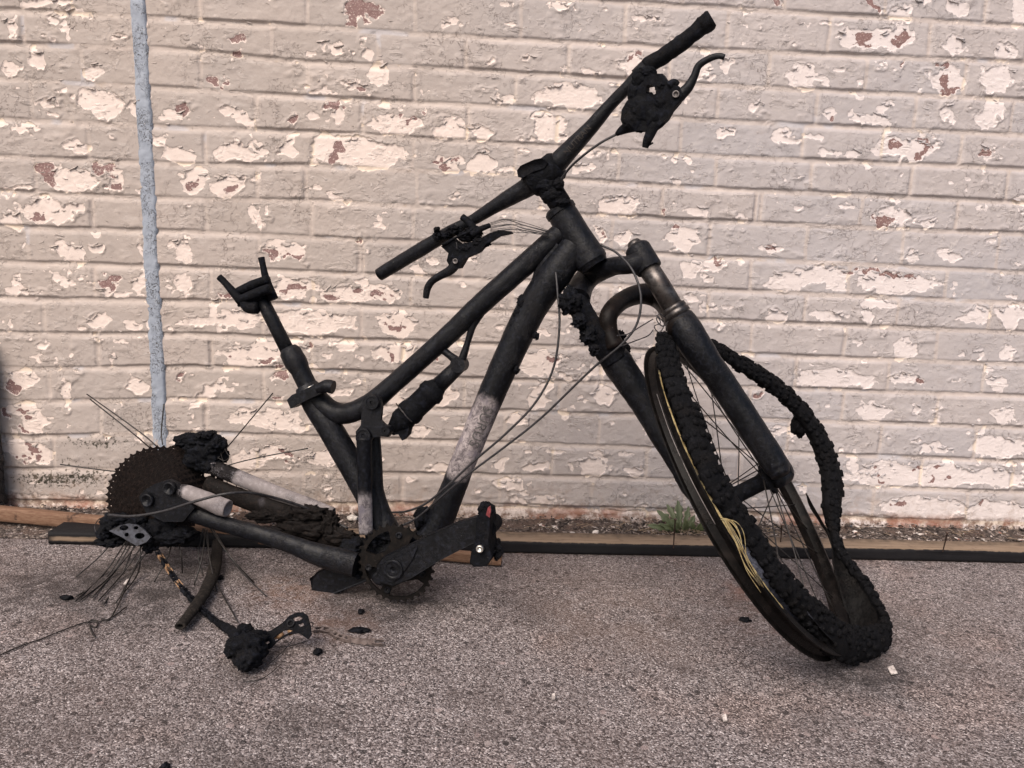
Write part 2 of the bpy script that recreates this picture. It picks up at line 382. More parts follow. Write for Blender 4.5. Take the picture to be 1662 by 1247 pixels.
# small scattered chips of paint
chip = vn2(X, Z, 26, 40, 101, 3); cl = vn2(X, Z, 2.5, 3.5, 105, 2)
peel = np.maximum(peel, (chip - .56 + .12*cl)*.02)
peel = np.maximum(peel, np.minimum(brk+.0015, .004))
low = ss(.062, .030, Z + .010*vn2(X, Z, 8, 20, 111, 3))      # paint lost at the foot of the wall
peel = np.maximum(peel, low*.012-.006 + .004*vn2(X, Z, 40, 60, 113, 2))
mo = 1-brick
# mould speckle on the low left bricks
def gz(px, py, rx, ry):
    p = onY(px, py, 0.0); a = onY(px+rx, py, 0.0); b = onY(px, py+ry, 0.0)
    return np.exp(-((X-p[0])/(a[0]-p[0]))**2 - ((Z-p[2])/(b[2]-p[2]))**2)
mould = gz(75,778,52,12)+.7*gz(150,775,40,18)+.6*gz(150,720,60,10)+.45*gz(110,745,50,9)+.5*gz(110,828,50,7)+.35*gz(180,700,30,25)+.35*gz(560,45,70,12)*0
mould = np.clip(mould, 0, 1)
# paint film thickness and curling lips
lip = np.exp(-((peel+.0022)/.0022)**2)*ss(-.15, .5, vn2(X, Z, 28, 34, 121, 2))
film = -ss(-.0006, .0008, peel)*.0009
H += film + lip*.0024
# a hairline relief of flaking, terraces of stretched noise
t1 = vn2(X + .01*vn2(X, Z, 20, 20, 131, 2), Z, 16, 42, 133, 3)*5.0; fr = t1-np.floor(t1)
H += .0006*fr*ss(.0, .4, vn2(X, Z, 6, 8, 137, 2))
H[:, :] -= ss(.05, .0, Z)*.0
Yw = -H                                        # wall face towards the camera is -Y
nv = NX*NZ
co = np.empty((nv, 3), np.float32); co[:, 0] = X.ravel(); co[:, 1] = Yw.ravel(); co[:, 2] = Z.ravel()
me = bpy.data.meshes.new('brick_wall')
me.vertices.add(nv); me.vertices.foreach_set('co', co.ravel())
ii = (np.arange(NZ-1)[:, None]*NX + np.arange(NX-1)[None, :]).ravel()
quads = np.stack([ii, ii+1, ii+NX+1, ii+NX], 1).astype(np.int32)
nq = len(quads)
# back, top and end faces so the wall is solid (0.215 m thick)
bc = np.array([[XL, .215, -.10], [XR-.006, .215, -.10], [XR-.006, .215, zs[-1]], [XL, .215, zs[-1]]], np.float32)
me.vertices.add(4); 
allco = np.concatenate([co, bc]); allco[nv:, 0] = [xs[0], xs[-1], xs[-1], xs[0]]
me.vertices.foreach_set('co', allco.ravel())
topv = (NZ-1)*NX + np.arange(NX); leftv = np.arange(NZ)*NX; rightv = leftv + NX-1
ng = [[nv, nv+3, nv+2, nv+1], list(topv) + [nv+2, nv+3], [nv, *leftv, nv+3][::-1], [nv+1, *rightv, nv+2]]
loops = np.concatenate([quads.ravel()] + [np.array(g, np.int32) for g in ng])
starts = np.concatenate([np.arange(nq)*4, nq*4 + np.cumsum([0]+[len(g) for g in ng[:-1]])]).astype(np.int32)
me.loops.add(len(loops)); me.loops.foreach_set('vertex_index', loops)
me.polygons.add(len(starts)); me.polygons.foreach_set('loop_start', starts)
me.polygons.foreach_set('use_smooth', np.concatenate([np.ones(nq, bool), np.zeros(len(ng), bool)]))
me.update(calc_edges=True)
for nm, arr in (('peel', peel), ('brk', brk), ('mort', mo), ('mould', mould), ('tone', hb), ('low', low)):
    a = me.attributes.new(nm, 'FLOAT', 'POINT'); v = np.zeros(nv+4, np.float32); v[:nv] = arr.ravel(); a.data.foreach_set('value', v)

g = NT('flaking_wall_paint'); P = g.geo()
n_f = g.noise(P, 420, 3, .6); n_m = g.noise(P, 130, 4, .6); n_l = g.noise(P, 3.0, 3, .5); n_w = g.noise(g.mapping(P, (1, 1, 2.2)), 26, 5, .62)
pe = g.math('ADD', g.attr('peel'), g.math('MULTIPLY', g.math('SUBTRACT', n_m, .5), .0050))
pe = g.math('ADD', pe, g.math('MULTIPLY', g.math('SUBTRACT', n_f, .5), .0018))
pe = g.math('ADD', pe, g.math('MULTIPLY', g.math('SUBTRACT', g.voro(P, 105), .42), .0050))
br = g.math('ADD', g.attr('brk'), g.math('MULTIPLY', g.math('SUBTRACT', g.noise(P, 210, 4, .7), .5), .0105))
peM = g.sstep(pe, -.0001, .0003); brM = g.sstep(br, -.0001, .0005)
# top coat: weathered warm grey
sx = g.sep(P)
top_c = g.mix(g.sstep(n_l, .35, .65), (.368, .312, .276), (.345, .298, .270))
top_c = g.mix(g.sstep(sx[0], -.55, .85), top_c, g.mix(g.sstep(n_l, .35, .65), (.392, .358, .354), (.368, .344, .350)))   # warm light on the left, cooler on the right, put into the paint colour
top_c = g.mix(g.math('MULTIPLY', g.attr('tone'), .35), top_c, (.435, .370, .335))
top_c = g.mix(g.math('MULTIPLY', g.sstep(n_w, .5, .75), .32), top_c, (.27, .225, .20))
top_c = g.mix(g.math('MULTIPLY', g.sstep(n_w, .48, .30), .25), top_c, (.53, .475, .44))
# mortar: paint with worn creamier tone, some bluish perpends
mm = g.sstep(g.attr('mort'), .35, .9)
mort_c = g.mix(g.sstep(g.noise(P, 14, 4, .6), .40, .62), (.45, .375, .33), (.52, .44, .385))
mort_c = g.mix(g.math('MULTIPLY', g.sstep(g.noise(P, 9, 2, .5), .60, .66), .6), mort_c, (.42, .45, .52))
mort_c = g.mix(g.math('MULTIPLY', g.sstep(g.noise(P, 34, 5, .65), .60, .72), .65), mort_c, (.36, .26, .17))
c = g.mix(g.math('MULTIPLY', mm, .5), top_c, mort_c)
# under coat
und = g.mix(g.noise(P, 22, 4, .6), (.62, .515, .455), (.67, .575, .52))
und = g.mix(g.sstep(sx[0], -.3, .9), und, (.62, .555, .535))  # same cooler light towards the right, tinted into the undercoat
und = g.mix(g.math('MULTIPLY', g.sstep(g.noise(P, 260, 3, .7), .62, .72), .45), und, (.42, .30, .25))
und = g.mix(g.math('MULTIPLY', mm, .5), und, (.62, .50, .36))
c = g.mix(peM, c, und)
redc = g.mix(g.noise(P, 150, 4, .7), (.15, .085, .078), (.25, .155, .142))
redc = g.mix(g.sstep(g.noise(P, 330, 3, .7), .58, .66), redc, (.58, .47, .42))
c = g.mix(brM, c, redc)
# thin dark shade line is left to the relief; dirt only where the paint has cracked open
crv = g.voro(g.mix(.12, g.mapping(P, (1, 1, 1.5)), g.noise(P, 40, 3, .6, out=1)), 17, 'DISTANCE_TO_EDGE')
crM = g.math('MULTIPLY', g.sstep(crv, .014, .003), g.sstep(g.noise(P, 7, 3, .6), .48, .60))
crM = g.math('MULTIPLY', crM, g.math('SUBTRACT', 1.0, peM))
c = g.mix(g.math('MULTIPLY', crM, .55), c, (.13, .095, .075))
# the many small lifted lips of paint: cracks with their shade line and bright edge painted into the colour
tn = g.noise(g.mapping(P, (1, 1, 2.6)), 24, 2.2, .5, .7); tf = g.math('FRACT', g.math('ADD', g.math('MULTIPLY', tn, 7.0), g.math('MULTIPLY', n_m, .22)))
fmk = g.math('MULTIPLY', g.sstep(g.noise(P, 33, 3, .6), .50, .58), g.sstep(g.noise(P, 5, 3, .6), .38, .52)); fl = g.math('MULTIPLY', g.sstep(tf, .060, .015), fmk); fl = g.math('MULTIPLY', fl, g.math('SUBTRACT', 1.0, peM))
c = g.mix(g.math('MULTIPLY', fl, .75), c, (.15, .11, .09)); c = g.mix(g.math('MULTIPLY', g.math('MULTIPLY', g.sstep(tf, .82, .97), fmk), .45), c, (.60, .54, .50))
# mould
md = g.math('MULTIPLY', g.attr('mould'), 1.0)
mdn = g.math('ADD', g.noise(P, 120, 5, .75), g.math('MULTIPLY', md, .22))
c = g.mix(g.math('MULTIPLY', g.sstep(mdn, .62, .72), g.sstep(md, .02, .2)), c, (.035, .032, .022))
# dirt splashed on the foot of the wall
lo = g.attr('low'); dn = g.noise(P, 45, 5, .7)
c = g.mix(g.math('MULTIPLY', lo, g.sstep(dn, .38, .60)), c, (.19, .125, .095))
c = g.mix(g.math('MULTIPLY', g.math('MULTIPLY', lo, g.sstep(g.noise(P, 12, 3, .6), .5, .6)), .7), c, (.26, .115, .075))
grime = g.math('MULTIPLY', g.sstep(sx[2], .16, .03), g.sstep(g.noise(P, 30, 5, .7), .48, .66))
c = g.mix(g.math('MULTIPLY', grime, .5), c, (.30, .22, .17))
ff = g.math('MULTIPLY', g.math('SUBTRACT', n_f, .5), .16)
c = g.mix(1.0, c, g.math('ADD', ff, 1.0), 'MULTIPLY')
h = g.math('MULTIPLY', peM, -.0007)
h = g.math('ADD', h, g.math('MULTIPLY', brM, -.0004))
h = g.math('ADD', h, g.math('MULTIPLY', g.math('MULTIPLY', tf, fmk), .0009))
h = g.math('ADD', h, g.math('MULTIPLY', crM, -.0009))
h = g.math('ADD', h, g.math('MULTIPLY', n_m, .0007)); h = g.math('ADD', h, g.math('MULTIPLY', n_f, .00022))
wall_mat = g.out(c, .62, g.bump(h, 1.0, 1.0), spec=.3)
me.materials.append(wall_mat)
wall = bpy.data.objects.new('brick_wall', me); COL.objects.link(wall)
tag(wall, 'old brick wall with flaking grey paint over white undercoat and red brick, behind the burnt bicycle', 'wall')

# the blue-grey painted joint strip running down the wall
def seam_strip():
    zz = np.arange(-.02, 2.29, .004); tt = np.linspace(-1, 1, 15); V = []; F = []
    sp = [(222, 0), (232, 200), (243, 400), (252, 560), (258, 725)]
    q = [onY(a, b, -.004) for a, b in sp]; qz = [p[2] for p in q][::-1]; qx = [p[0] for p in q][::-1]
    for i, z in enumerate(zz):
        cx = np.interp(z, qz, qx) + .0008*math.sin(z*9)
        for t in tt:
            x = cx + t*.0175*(1+.04*math.sin(z*37+t)); hh = .0058*(1-abs(t)**6)*(1+.08*math.sin(z*23)) - .003 + .0015*t
            V.append((x, -hh-.002*(t > 0)*0, z))
    V = np.array(V); V[:, 0] += .0010*vnoise(V*110, 4); V[:, 1] -= .0007*vnoise(V*(55, 55, 90), 5) + .0007*vnoise(V*190, 6)
    m = len(tt)
    for i in range(len(zz)-1):
        for j in range(m-1): F.append((i*m+j, i*m+j+1, (i+1)*m+j+1, (i+1)*m+j))
    return V, F
g = NT('blue_grey_joint_paint'); P = g.geo()
cr = g.voro(g.mix(.2, g.mapping(P, (.8, 1, .55)), g.noise(P, 30, 3, .6, out=1)), 42, 'DISTANCE_TO_EDGE')
ck = g.math('MULTIPLY', g.sstep(cr, .045, .008), g.sstep(g.noise(P, 18, 3, .6), .42, .54))
c = g.mix(g.noise(P, 35, 4, .6), (.215, .245, .295), (.30, .325, .37)); c = g.mix(g.sstep(g.noise(P, 80, 4, .6), .66, .72), c, (.40, .40, .41)); c = g.mix(ck, c, (.05, .045, .04))
seam_mat = g.out(c, .6, g.bump(g.math('ADD', g.math('MULTIPLY', ck, -.0012), g.math('MULTIPLY', g.noise(P, 200, 4, .6), .0008)), 1, 1))
V, F = seam_strip(); mesh_obj('joint_strip', V, F, seam_mat, wall)

# ================================================================ THE GROUND
g = NT('exposed_aggregate'); P = g.geo()
W1 = g.mix(.003, P, g.noise(P, 160, 2, .5, out=1), 'ADD')
v1 = g.voro(W1, 470, 'F1', 'Color'); v2 = g.voro(W1, 260, 'F1', 'Color'); d1 = g.voro(W1, 470, 'F1', 'Distance'); d2 = g.voro(W1, 260, 'F1', 'Distance')
s1 = g.sep(v1)[0]; s2 = g.sep(v2)[1]
stone = g.ramp(s1, [(0, (.008, .006, .006)), (.18, (.022, .017, .017)), (.36, (.095, .075, .071)), (.62, (.235, .198, .192)), (.86, (.32, .28, .275)), (1, (.66, .60, .59))])
big = g.ramp(s2, [(0, (.018, .014, .014)), (.3, (.095, .075, .072)), (.6, (.19, .157, .153)), (1, (.36, .315, .31))])
c = g.mix(.26, stone, big)
vb = g.sep(g.voro(W1, 75, 'F1', 'Color')); db = g.voro(W1, 75, 'F1', 'Distance')
pm = g.math('MULTIPLY', g.sstep(vb[0], .93, .94), g.sstep(db, .42, .34)); c = g.mix(g.math('MULTIPLY', pm, .75), c, g.mix(vb[1], (.30, .235, .225), (.42, .37, .36)))
pm2 = g.math('MULTIPLY', g.sstep(vb[2], .95, .96), g.sstep(db, .38, .30)); c = g.mix(g.math('MULTIPLY', pm2, .8), c, (.022, .018, .018))
c = g.mix(g.math('MULTIPLY', g.sstep(g.noise(P, 3.4, 3, .6), .50, .68), .35), c, g.mix(1.0, c, (1.12, .92, .80), 'MULTIPLY'))
c = g.mix(g.math('MULTIPLY', g.sstep(g.noise(P, 2.2, 4, .6), .42, .66), .28), c, (.085, .058, .048))
c = g.mix(g.math('MULTIPLY', g.sstep(g.noise(P, 8, 5, .6), .50, .66), .30), c, (.06, .045, .04))
c = g.mix(g.math('MULTIPLY', g.sstep(g.noise(P, 22, 5, .65), .60, .74), .55), c, (.045, .034, .03))
c = g.mix(g.math('MULTIPLY', g.sstep(g.noise(P, 75, 3, .6), .66, .72), .8), c, (.03, .022, .02))
def stain_and_shade(c, px, py, r0, r1, colr, amt, sc=30):  # soot and rust stains, plus contact shade painted under the bicycle
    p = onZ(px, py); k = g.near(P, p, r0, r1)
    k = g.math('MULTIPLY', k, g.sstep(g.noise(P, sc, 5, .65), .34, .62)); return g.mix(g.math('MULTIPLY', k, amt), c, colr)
c = stain_and_shade(c, 60, 950, .02, .16, (.03, .022, .02), .75)
c = stain_and_shade(c, 150, 940, .02, .14, (.04, .03, .028), .6)
c = stain_and_shade(c, 300, 905, .02, .16, (.04, .03, .028), .55)
c = stain_and_shade(c, 470, 960, .02, .12, (.17, .09, .055), .5)
c = stain_and_shade(c, 560, 1010, .02, .10, (.17, .085, .05), .45)
c = stain_and_shade(c, 1240, 960, .02, .10, (.22, .095, .06), .7)
c = stain_and_shade(c, 620, 990, .02, .16, (.05, .04, .038), .45)
c = stain_and_shade(c, 1340, 1080, .02, .16, (.05, .045, .045), .35)
c = stain_and_shade(c, 400, 1230, .02, .20, (.05, .04, .038), .5, 18)
c = stain_and_shade(c, 250, 950, .05, .28, (.020, .016, .015), .75, 14)
c = stain_and_shade(c, 1400, 1085, .02, .14, (.012, .010, .010), .7, 40)  # soot and painted contact shade under the front tyre
c = stain_and_shade(c, 1000, 1000, .05, .25, (.14, .095, .075), .35, 10)
c = stain_and_shade(c, 640, 970, .03, .16, (.018, .015, .014), .8, 22)  # soot and painted contact shade below the bottom bracket
c = stain_and_shade(c, 420, 1075, .01, .08, (.03, .024, .024), .6, 26)  # from here, painted contact shade with soot below derailleur, tyre and rim piece
c = stain_and_shade(c, 1400, 1080, .01, .11, (.025, .02, .02), .6, 22)
c = stain_and_shade(c, 310, 1010, .01, .06, (.03, .026, .026), .5, 26)
c = stain_and_shade(c, 1250, 1000, .05, .16, (.10, .055, .040), .45, 26)
ht = g.math('ADD', g.math('MULTIPLY', d1, -.0016), g.math('MULTIPLY', d2, -.0012)); ht = g.math('ADD', ht, g.math('MULTIPLY', s1, .0012))
ht = g.math('ADD', ht, g.math('MULTIPLY', g.noise(P, 20, 3, .6), .003))
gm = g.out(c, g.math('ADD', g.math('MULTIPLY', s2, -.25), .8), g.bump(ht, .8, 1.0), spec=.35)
# one sheet out to the horizon, finer near the scene
gx = np.concatenate([[-60, -20, -8, -4], np.arange(-2, 2.21, .02), [4, 8, 20, 60]]); gy = np.concatenate([[-60, -20, -8, -4], np.arange(-2.2, .301, .02), [4, 20, 60]])
GX, GY = np.meshgrid(gx, gy); GZ = .0012*vn2(GX, GY, 6, 6, 201, 2)*(np.abs(GX) < 2.3)*(GY > -2.3) - .001
n = len(gx); V = np.stack([GX.ravel(), GY.ravel(), GZ.ravel()], 1)
F = [(j*n+i, j*n+i+1, (j+1)*n+i+1, (j+1)*n+i) for j in range(len(gy)-1) for i in range(n-1)]
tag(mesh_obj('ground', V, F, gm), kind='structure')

# strip of soil between the kerb timber and the wall
g = NT('gritty_soil'); P = g.geo(); vcol = g.sep(g.voro(P, 190, 'F1', 'Color'))[0]
c = g.ramp(vcol, [(0, (.02, .014, .011)), (.5, (.06, .045, .038)), (.85, (.13, .10, .085)), (1, (.42, .36, .32))])
c = g.mix(g.sstep(g.noise(P, 16, 4, .6), .45, .65), c, (.085, .055, .042))
soil_m = g.out(c, .9, g.bump(g.math('ADD', g.math('MULTIPLY', g.voro(P, 190), -.003), g.math('MULTIPLY', g.noise(P, 40, 5, .7), .006)), 1, 1))
gx = np.arange(-2.5, 2.7, .006); gy = np.linspace(-.145, .012, 22); GX, GY = np.meshgrid(gx, gy)
GZ = .013 + .004*vn2(GX, GY, 25, 25, 301, 3) + .003*vn2(GX, GY, 5, 5, 307, 2) + .006*ss(-.03, .0, GY)
GZ -= .03*ss(-.70, -.86, GX)*ss(-.02, -.09, GY)*.4
n = len(gx); V = np.stack([GX.ravel(), GY.ravel(), GZ.ravel()], 1)
F = [(j*n+i, j*n+i+1, (j+1)*n+i+1, (j+1)*n+i) for j in range(len(gy)-1) for i in range(n-1)]
tag(mesh_obj('soil_strip', V, F, soil_m), kind='structure')

# ================================================================ MATERIALS OF THE BURNT THINGS
def char_mat(name, base=(.0020, .0022, .0032), hi=(.0095, .0108, .0165), rough=.62, crust=.0012, sc=140, ashes=(), spec=.12, ash_c=(.36, .315, .31), ash_n=(.40, .62), speck=.03):  # default hi is bluish: rim highlights mixed into the char colour
    g = NT(name); P = g.geo(); n1 = g.noise(P, sc, 5, .65); n2 = g.noise(P, 24, 4, .6)
    c = g.mix(g.sstep(n1, .45, .75), base, hi); c = g.mix(g.math('MULTIPLY', g.sstep(n2, .50, .72), .5), c, (.011, .009, .008))
    c = g.mix(g.math('MULTIPLY', g.sstep(g.noise(P, 300, 2, .5), .74, .78), 10*speck), c, (.30, .29, .28))
    r = g.math('ADD', g.math('MULTIPLY', n1, .35), rough-.17)
    for cen, r0, r1, amt in ashes:
        k = g.near(P, cen, r0, r1); nn = g.noise(P, 60, 8, .78, .6)
        k = g.math('MULTIPLY', g.sstep(g.math('ADD', g.math('MULTIPLY', nn, .6), g.math('MULTIPLY', k, .62)), ash_n[0]+.08, ash_n[1]+.26), g.sstep(k, .0, .25))
        ac = g.mix(g.sstep(g.noise(P, 110, 6, .75, .8), .38, .60), (ash_c[0]*.30, ash_c[1]*.29, ash_c[2]*.31), ash_c); ac = g.mix(g.sstep(g.noise(P, 34, 4, .6), .52, .66), ac, (ash_c[0]*.55, ash_c[1]*.55, ash_c[2]*.62))
        c = g.mix(g.math('MULTIPLY', k, amt), c, ac); r = g.math('MAXIMUM', r, g.math('MULTIPLY', k, .8))
    bl = g.sstep(g.voro(g.mix(.3, P, g.noise(P, 60, 3, .6, out=1)), sc*.55), .55, .15)
    c = g.mix(g.math('MULTIPLY', g.math('MULTIPLY', bl, g.sstep(n2, .42, .62)), .5), c, (hi[0]*1.3, hi[1]*1.35, hi[2]*1.45))  # patchy highlights lightened into the colour
    h = g.math('ADD', g.math('MULTIPLY', n1, crust), g.math('MULTIPLY', n2, crust*2.0)); h = g.math('ADD', h, g.math('MULTIPLY', g.math('MULTIPLY', bl, g.sstep(n2, .42, .62)), crust*.7))
    return g.out(c, r, g.bump(h, .9, 1.0), spec=spec)
def simple_mat(name, c1, c2, rough=.6, sc=80, bump=.0005, metal=0.0, sc2=None, c3=None, t3=(.6, .68)):
    g = NT(name); P = g.geo(); n = g.noise(P, sc, 5, .6); c = g.mix(g.sstep(n, .35, .65), c1, c2)
    if c3: c = g.mix(g.sstep(g.noise(P, sc2 or sc*.4, 5, .65), *t3), c, c3)
    return g.out(c, rough, g.bump(g.math('MULTIPLY', n, bump), 1, 1), metal)

# ================================================================ PLANES OF THE BICYCLE
def dist(P): return float((np.array(P)-CAM)@CF)
def px2m(px, P): return px*dist(P)/FPX
NW = np.array([.7215, -.3658, .5875]); NW /= np.linalg.norm(NW)           # wheel axle
HUB = np.array([.3970, -.5098, .2481])
AX = np.array([.565, -.192, -.802]); AX /= np.linalg.norm(AX)             # steering axis, downwards
HT = onY(950, 395, -.445); BB = onY(634, 914, -.385)
NF = np.cross(HT-BB, AX); NF /= np.linalg.norm(NF)
if NF[1] > 0: NF = -NF
BAR0 = onY(880, 285, -.43)
NBR = np.cross(NW, AX); NBR /= np.linalg.norm(NBR)
if NBR[1] > 0: NBR = -NBR
def FP(x, y, off=0.0): return onPlane(x, y, HT + NF*off, NF)
def WP(x, y, off=0.0): return onPlane(x, y, HUB + NW*off, NW)
def BP(x, y, off=0.0): return onPlane(x, y, BAR0 + NBR*off, NBR)
def trace(fn, pts, off=0.0):
    C = [fn(p[0], p[1], (p[3] if len(p) > 3 else off)) for p in pts]; return C, [px2m(p[2], c) for p, c in zip(pts, C)]
def ptube(mb, fn, pts, off=0.0, **k):
    C, R = trace(fn, pts, off); V, F = tube(C, R, **k); mb.add(V, F); return mb
def outline(fn, pts, th, off=0.0, nrm=None, holes=()):
    """extruded plate from an outline measured in the photo, placed on its real plane"""
    C = [fn(x, y, off) for x, y in pts]; O = np.mean(C, 0); n = np.array(nrm, float); X, Y, n = frame_of(n)
    f2 = lambda c: ((c-O)@X, (c-O)@Y)
    return plate([f2(c) for c in C], [[f2(fn(x, y, off)) for x, y in h] for h in holes], th, O, X, Y, n)
def circ(cx, cy, r, n=14, ry=None):
    return [(cx+r*math.cos(2*math.pi*i/n), cy+(ry or r)*math.sin(2*math.pi*i/n)) for i in range(n)]

g_base = FP(640, 965)
M_frame = char_mat('sooty_frame_paint', spec=.22, rough=.46, crust=.0009, sc=160, ashes=[(FP(764, 712, .02), .028, .070, .92), (FP(748, 752, .02), .015, .055, .85), (FP(784, 668, .02), .008, .050, .75), (FP(624, 845, .03), .004, .02, .6)])
M_char = char_mat('charred_crust', crust=.0022, sc=110, rough=.75, speck=.02)
M_bar = char_mat('scorched_handlebar', spec=.22, crust=.0010, sc=170, rough=.45, speck=.06)
M_black = char_mat('burnt_black_metal', spec=.22, crust=.0008, rough=.46)
M_tyre = char_mat('burnt_rubber', base=(.0022, .0022, .0029), hi=(.0080, .0080, .0100), crust=.003, sc=120, rough=.8, speck=.02)
M_side = char_mat('ashy_tyre_sidewall', base=(.004, .004, .005), hi=(.012, .013, .017), crust=.0015, sc=90, rough=.75, ashes=[(WP(1206, 905, .01), .02, .07, .85), (WP(1246, 965, .01), .02, .075, .8), (WP(1176, 856, .01), .01, .05, .6), (WP(1290, 1010, .01), .01, .06, .6)], ash_c=(.13, .14, .18))
M_cog = char_mat('rusty_sprocket_steel', base=(.009, .0062, .0052), hi=(.032, .022, .018), crust=.0003, sc=200, rough=.6, speck=.02)
M_ring = char_mat('burnt_chainring', base=(.0045, .0038, .0035), hi=(.016, .012, .010), crust=.0004)
M_stay = char_mat('ash_white_stay_paint', base=(.2, .2, .2), hi=(.3, .3, .3), crust=.0002, sc=120, rough=.6, speck=0)
M_strut = simple_mat('scorched_grey_aluminium', (.12, .105, .10), (.20, .18, .175), .5, 60, .0003, .3, 45, (.035, .03, .03), (.56, .66))
M_steel = simple_mat('blued_steel', (.045, .040, .038), (.115, .105, .10), .42, 120, .0002, .85, 30, (.03, .02, .016), (.5, .65))
M_spoke = simple_mat('burnt_spoke_wire', (.010, .008, .007), (.030, .026, .024), .5, 150, .0001, .3)
M_cable = simple_mat('scorched_cable', (.010, .009, .010), (.030, .028, .030), .5, 180, .0002, .2)
M_fibre = simple_mat('yellow_bead_fibre', (.20, .145, .06), (.32, .26, .13), .8, 90, .0006, 0, 40, (.06, .05, .03), (.52, .64))
M_rim = char_mat('rim_alloy', base=(.0028, .0023, .0022), hi=(.012, .0092, .0082), crust=.0008, sc=60, rough=.5, ashes=[(WP(1296, 800, .02), .004, .016, .8)], ash_c=(.55, .45, .40), speck=.01)
M_arch = char_mat('scorched_brown_arch', base=(.0045, .0033, .003), hi=(.014, .0095, .008), crust=.0003, rough=.5, sc=60)
M_silver = simple_mat('bare_silver_metal', (.45, .42, .38), (.62, .58, .52), .3, 200, .0001, .9)
M_plate = simple_mat('blue_grey_ash_metal', (.022, .022, .028), (.055, .058, .072), .55, 110, .0004, .4, 60, (.02, .02, .022))
M_red = simple_mat('red_reflector_plastic', (.10, .016, .018), (.22, .04, .045), .35, 100)
M_brass = simple_mat('heat_tinted_chain', (.20, .11, .055), (.36, .22, .12), .6, 160, .0003, .4, 70, (.05, .035, .025), (.52, .60))
M_letter = simple_mat('grey_print_ghost', (.022, .020, .020), (.075, .068, .066), .7, 200)

bike = empty('bicycle', (float(BB[0]), float(BB[1]), 0), 'burnt out black mountain bike with no saddle standing against the peeling brick wall', 'bicycle')

# ---------------------------------------------------------------- frame
mb = MB()
ptube(mb, FP, [(925, 366, 18), (888, 398, 18), (850, 432, 18), (777, 497, 17), (735, 537, 16), (690, 578, 15.5), (640, 622, 15.5), (610, 648, 16.5), (585, 664, 17), (558, 672, 17), (535, 666, 18), (514, 648, 18)], seg=20, n=8, rough=.0004)
ptube(mb, FP, [(496, 632, 17), (512, 660, 19), (536, 696, 20.5), (557, 732, 21), (580, 772, 21), (602, 812, 22), (614, 855, 24), (628, 905, 27)], seg=20, n=6)
ptube(mb, FP, [(608, 690, 8), (611, 750, 9.5), (612, 795, 11), (620, 835, 16), (634, 872, 22), (640, 900, 26)], seg=16, n=6)
ptube(mb, FP, [(935, 398, 25), (903, 442, 27), (864, 500, 25), (834, 560, 24), (798, 640, 22), (769, 710, 21), (748, 760, 20.5), (733, 800, 21), (704, 862, 24), (665, 905, 28)], seg=22, n=8, rough=.0005)
# web between top tube and down tube behind the head tube
ptube(mb, FP, [(915, 405, 26), (885, 440, 18), (868, 462, 8)], seg=14, flat=.6)
V, F = lathe([(-.040, .0), (-.040, px2m(27, BB)), (.040, px2m(27, BB)), (.040, .0)], FP(636, 914), NF, 24); mb.add(V, F)
# shock mount bracket under the top tube
ptube(mb, FP, [(704, 556, 9), (716, 566, 6.5), (730, 577, 6), (744, 588, 8)], .0, seg=12)
ptube(mb, FP, [(778, 508, 9), (767, 530, 6), (759, 556, 5), (750, 584, 7)], .0, seg=12)
V, F = lathe([(-.014, 0), (-.014, px2m(12, BB)), (.014, px2m(12, BB)), (.014, 0)], FP(746, 592), NF, 18); mb.add(V, F)
# split along the down tube
frame = mb.build('frame', M_frame, bike, sharp=50)
# head tube with its cups
hA, hB = FP(906, 336), FP(962, 428); ax = (hB-hA); L = np.linalg.norm(ax); ax /= L; r = px2m(24.5, hA)
V, F = lathe([(0, 0), (0, r*.92), (.004, r*1.06), (.012, r*1.06), (.013, r*.98), (.02, r), (L*.5, r*1.0), (L-.02, r*1.08), (L-.012, r*1.1), (L-.010, r*1.12), (L-.003, r*1.11), (L, r*1.02), (L+.006, r*.95), (L+.006, 0)], hA, ax, 32)
mesh_obj('head_tube', V, F, M_frame, bike).data.set_sharp_from_angle(angle=math.radians(35))
# melted cable lumps on the down tube
mb = MB()
for x, y, a, s in [(848, 492, 9, 1), (842, 510, 8, 2), (836, 530, 7, 3), (688, 838, 12, 4), (682, 850, 9, 5), (835, 560, 5, 6), (870, 545, 5, 7), (838, 600, 5, 9)]:
    P0 = FP(x, y, .012); V, F = blob(P0, (px2m(a, P0), .010, px2m(a*1.2, P0)), rough=.35, sub=2, seed=s); mesh_obj('melted_residue', V, F, M_char, bike)
for x, y, a, b, s in [(575, 890, 20, 16, 11), (560, 905, 16, 12, 12), (598, 905, 20, 18, 13), (585, 925, 16, 10, 14), (610, 875, 14, 10, 15), (640, 868, 24, 9, 16), (668, 880, 26, 9, 17)]:
    P0 = FP(x, y, .02); V, F = blob(P0, (px2m(a, P0), .022, px2m(b, P0)), rough=.35, sub=3, seed=s); mb.add(V, F)
mb.build('melted_residue', M_char, bike)

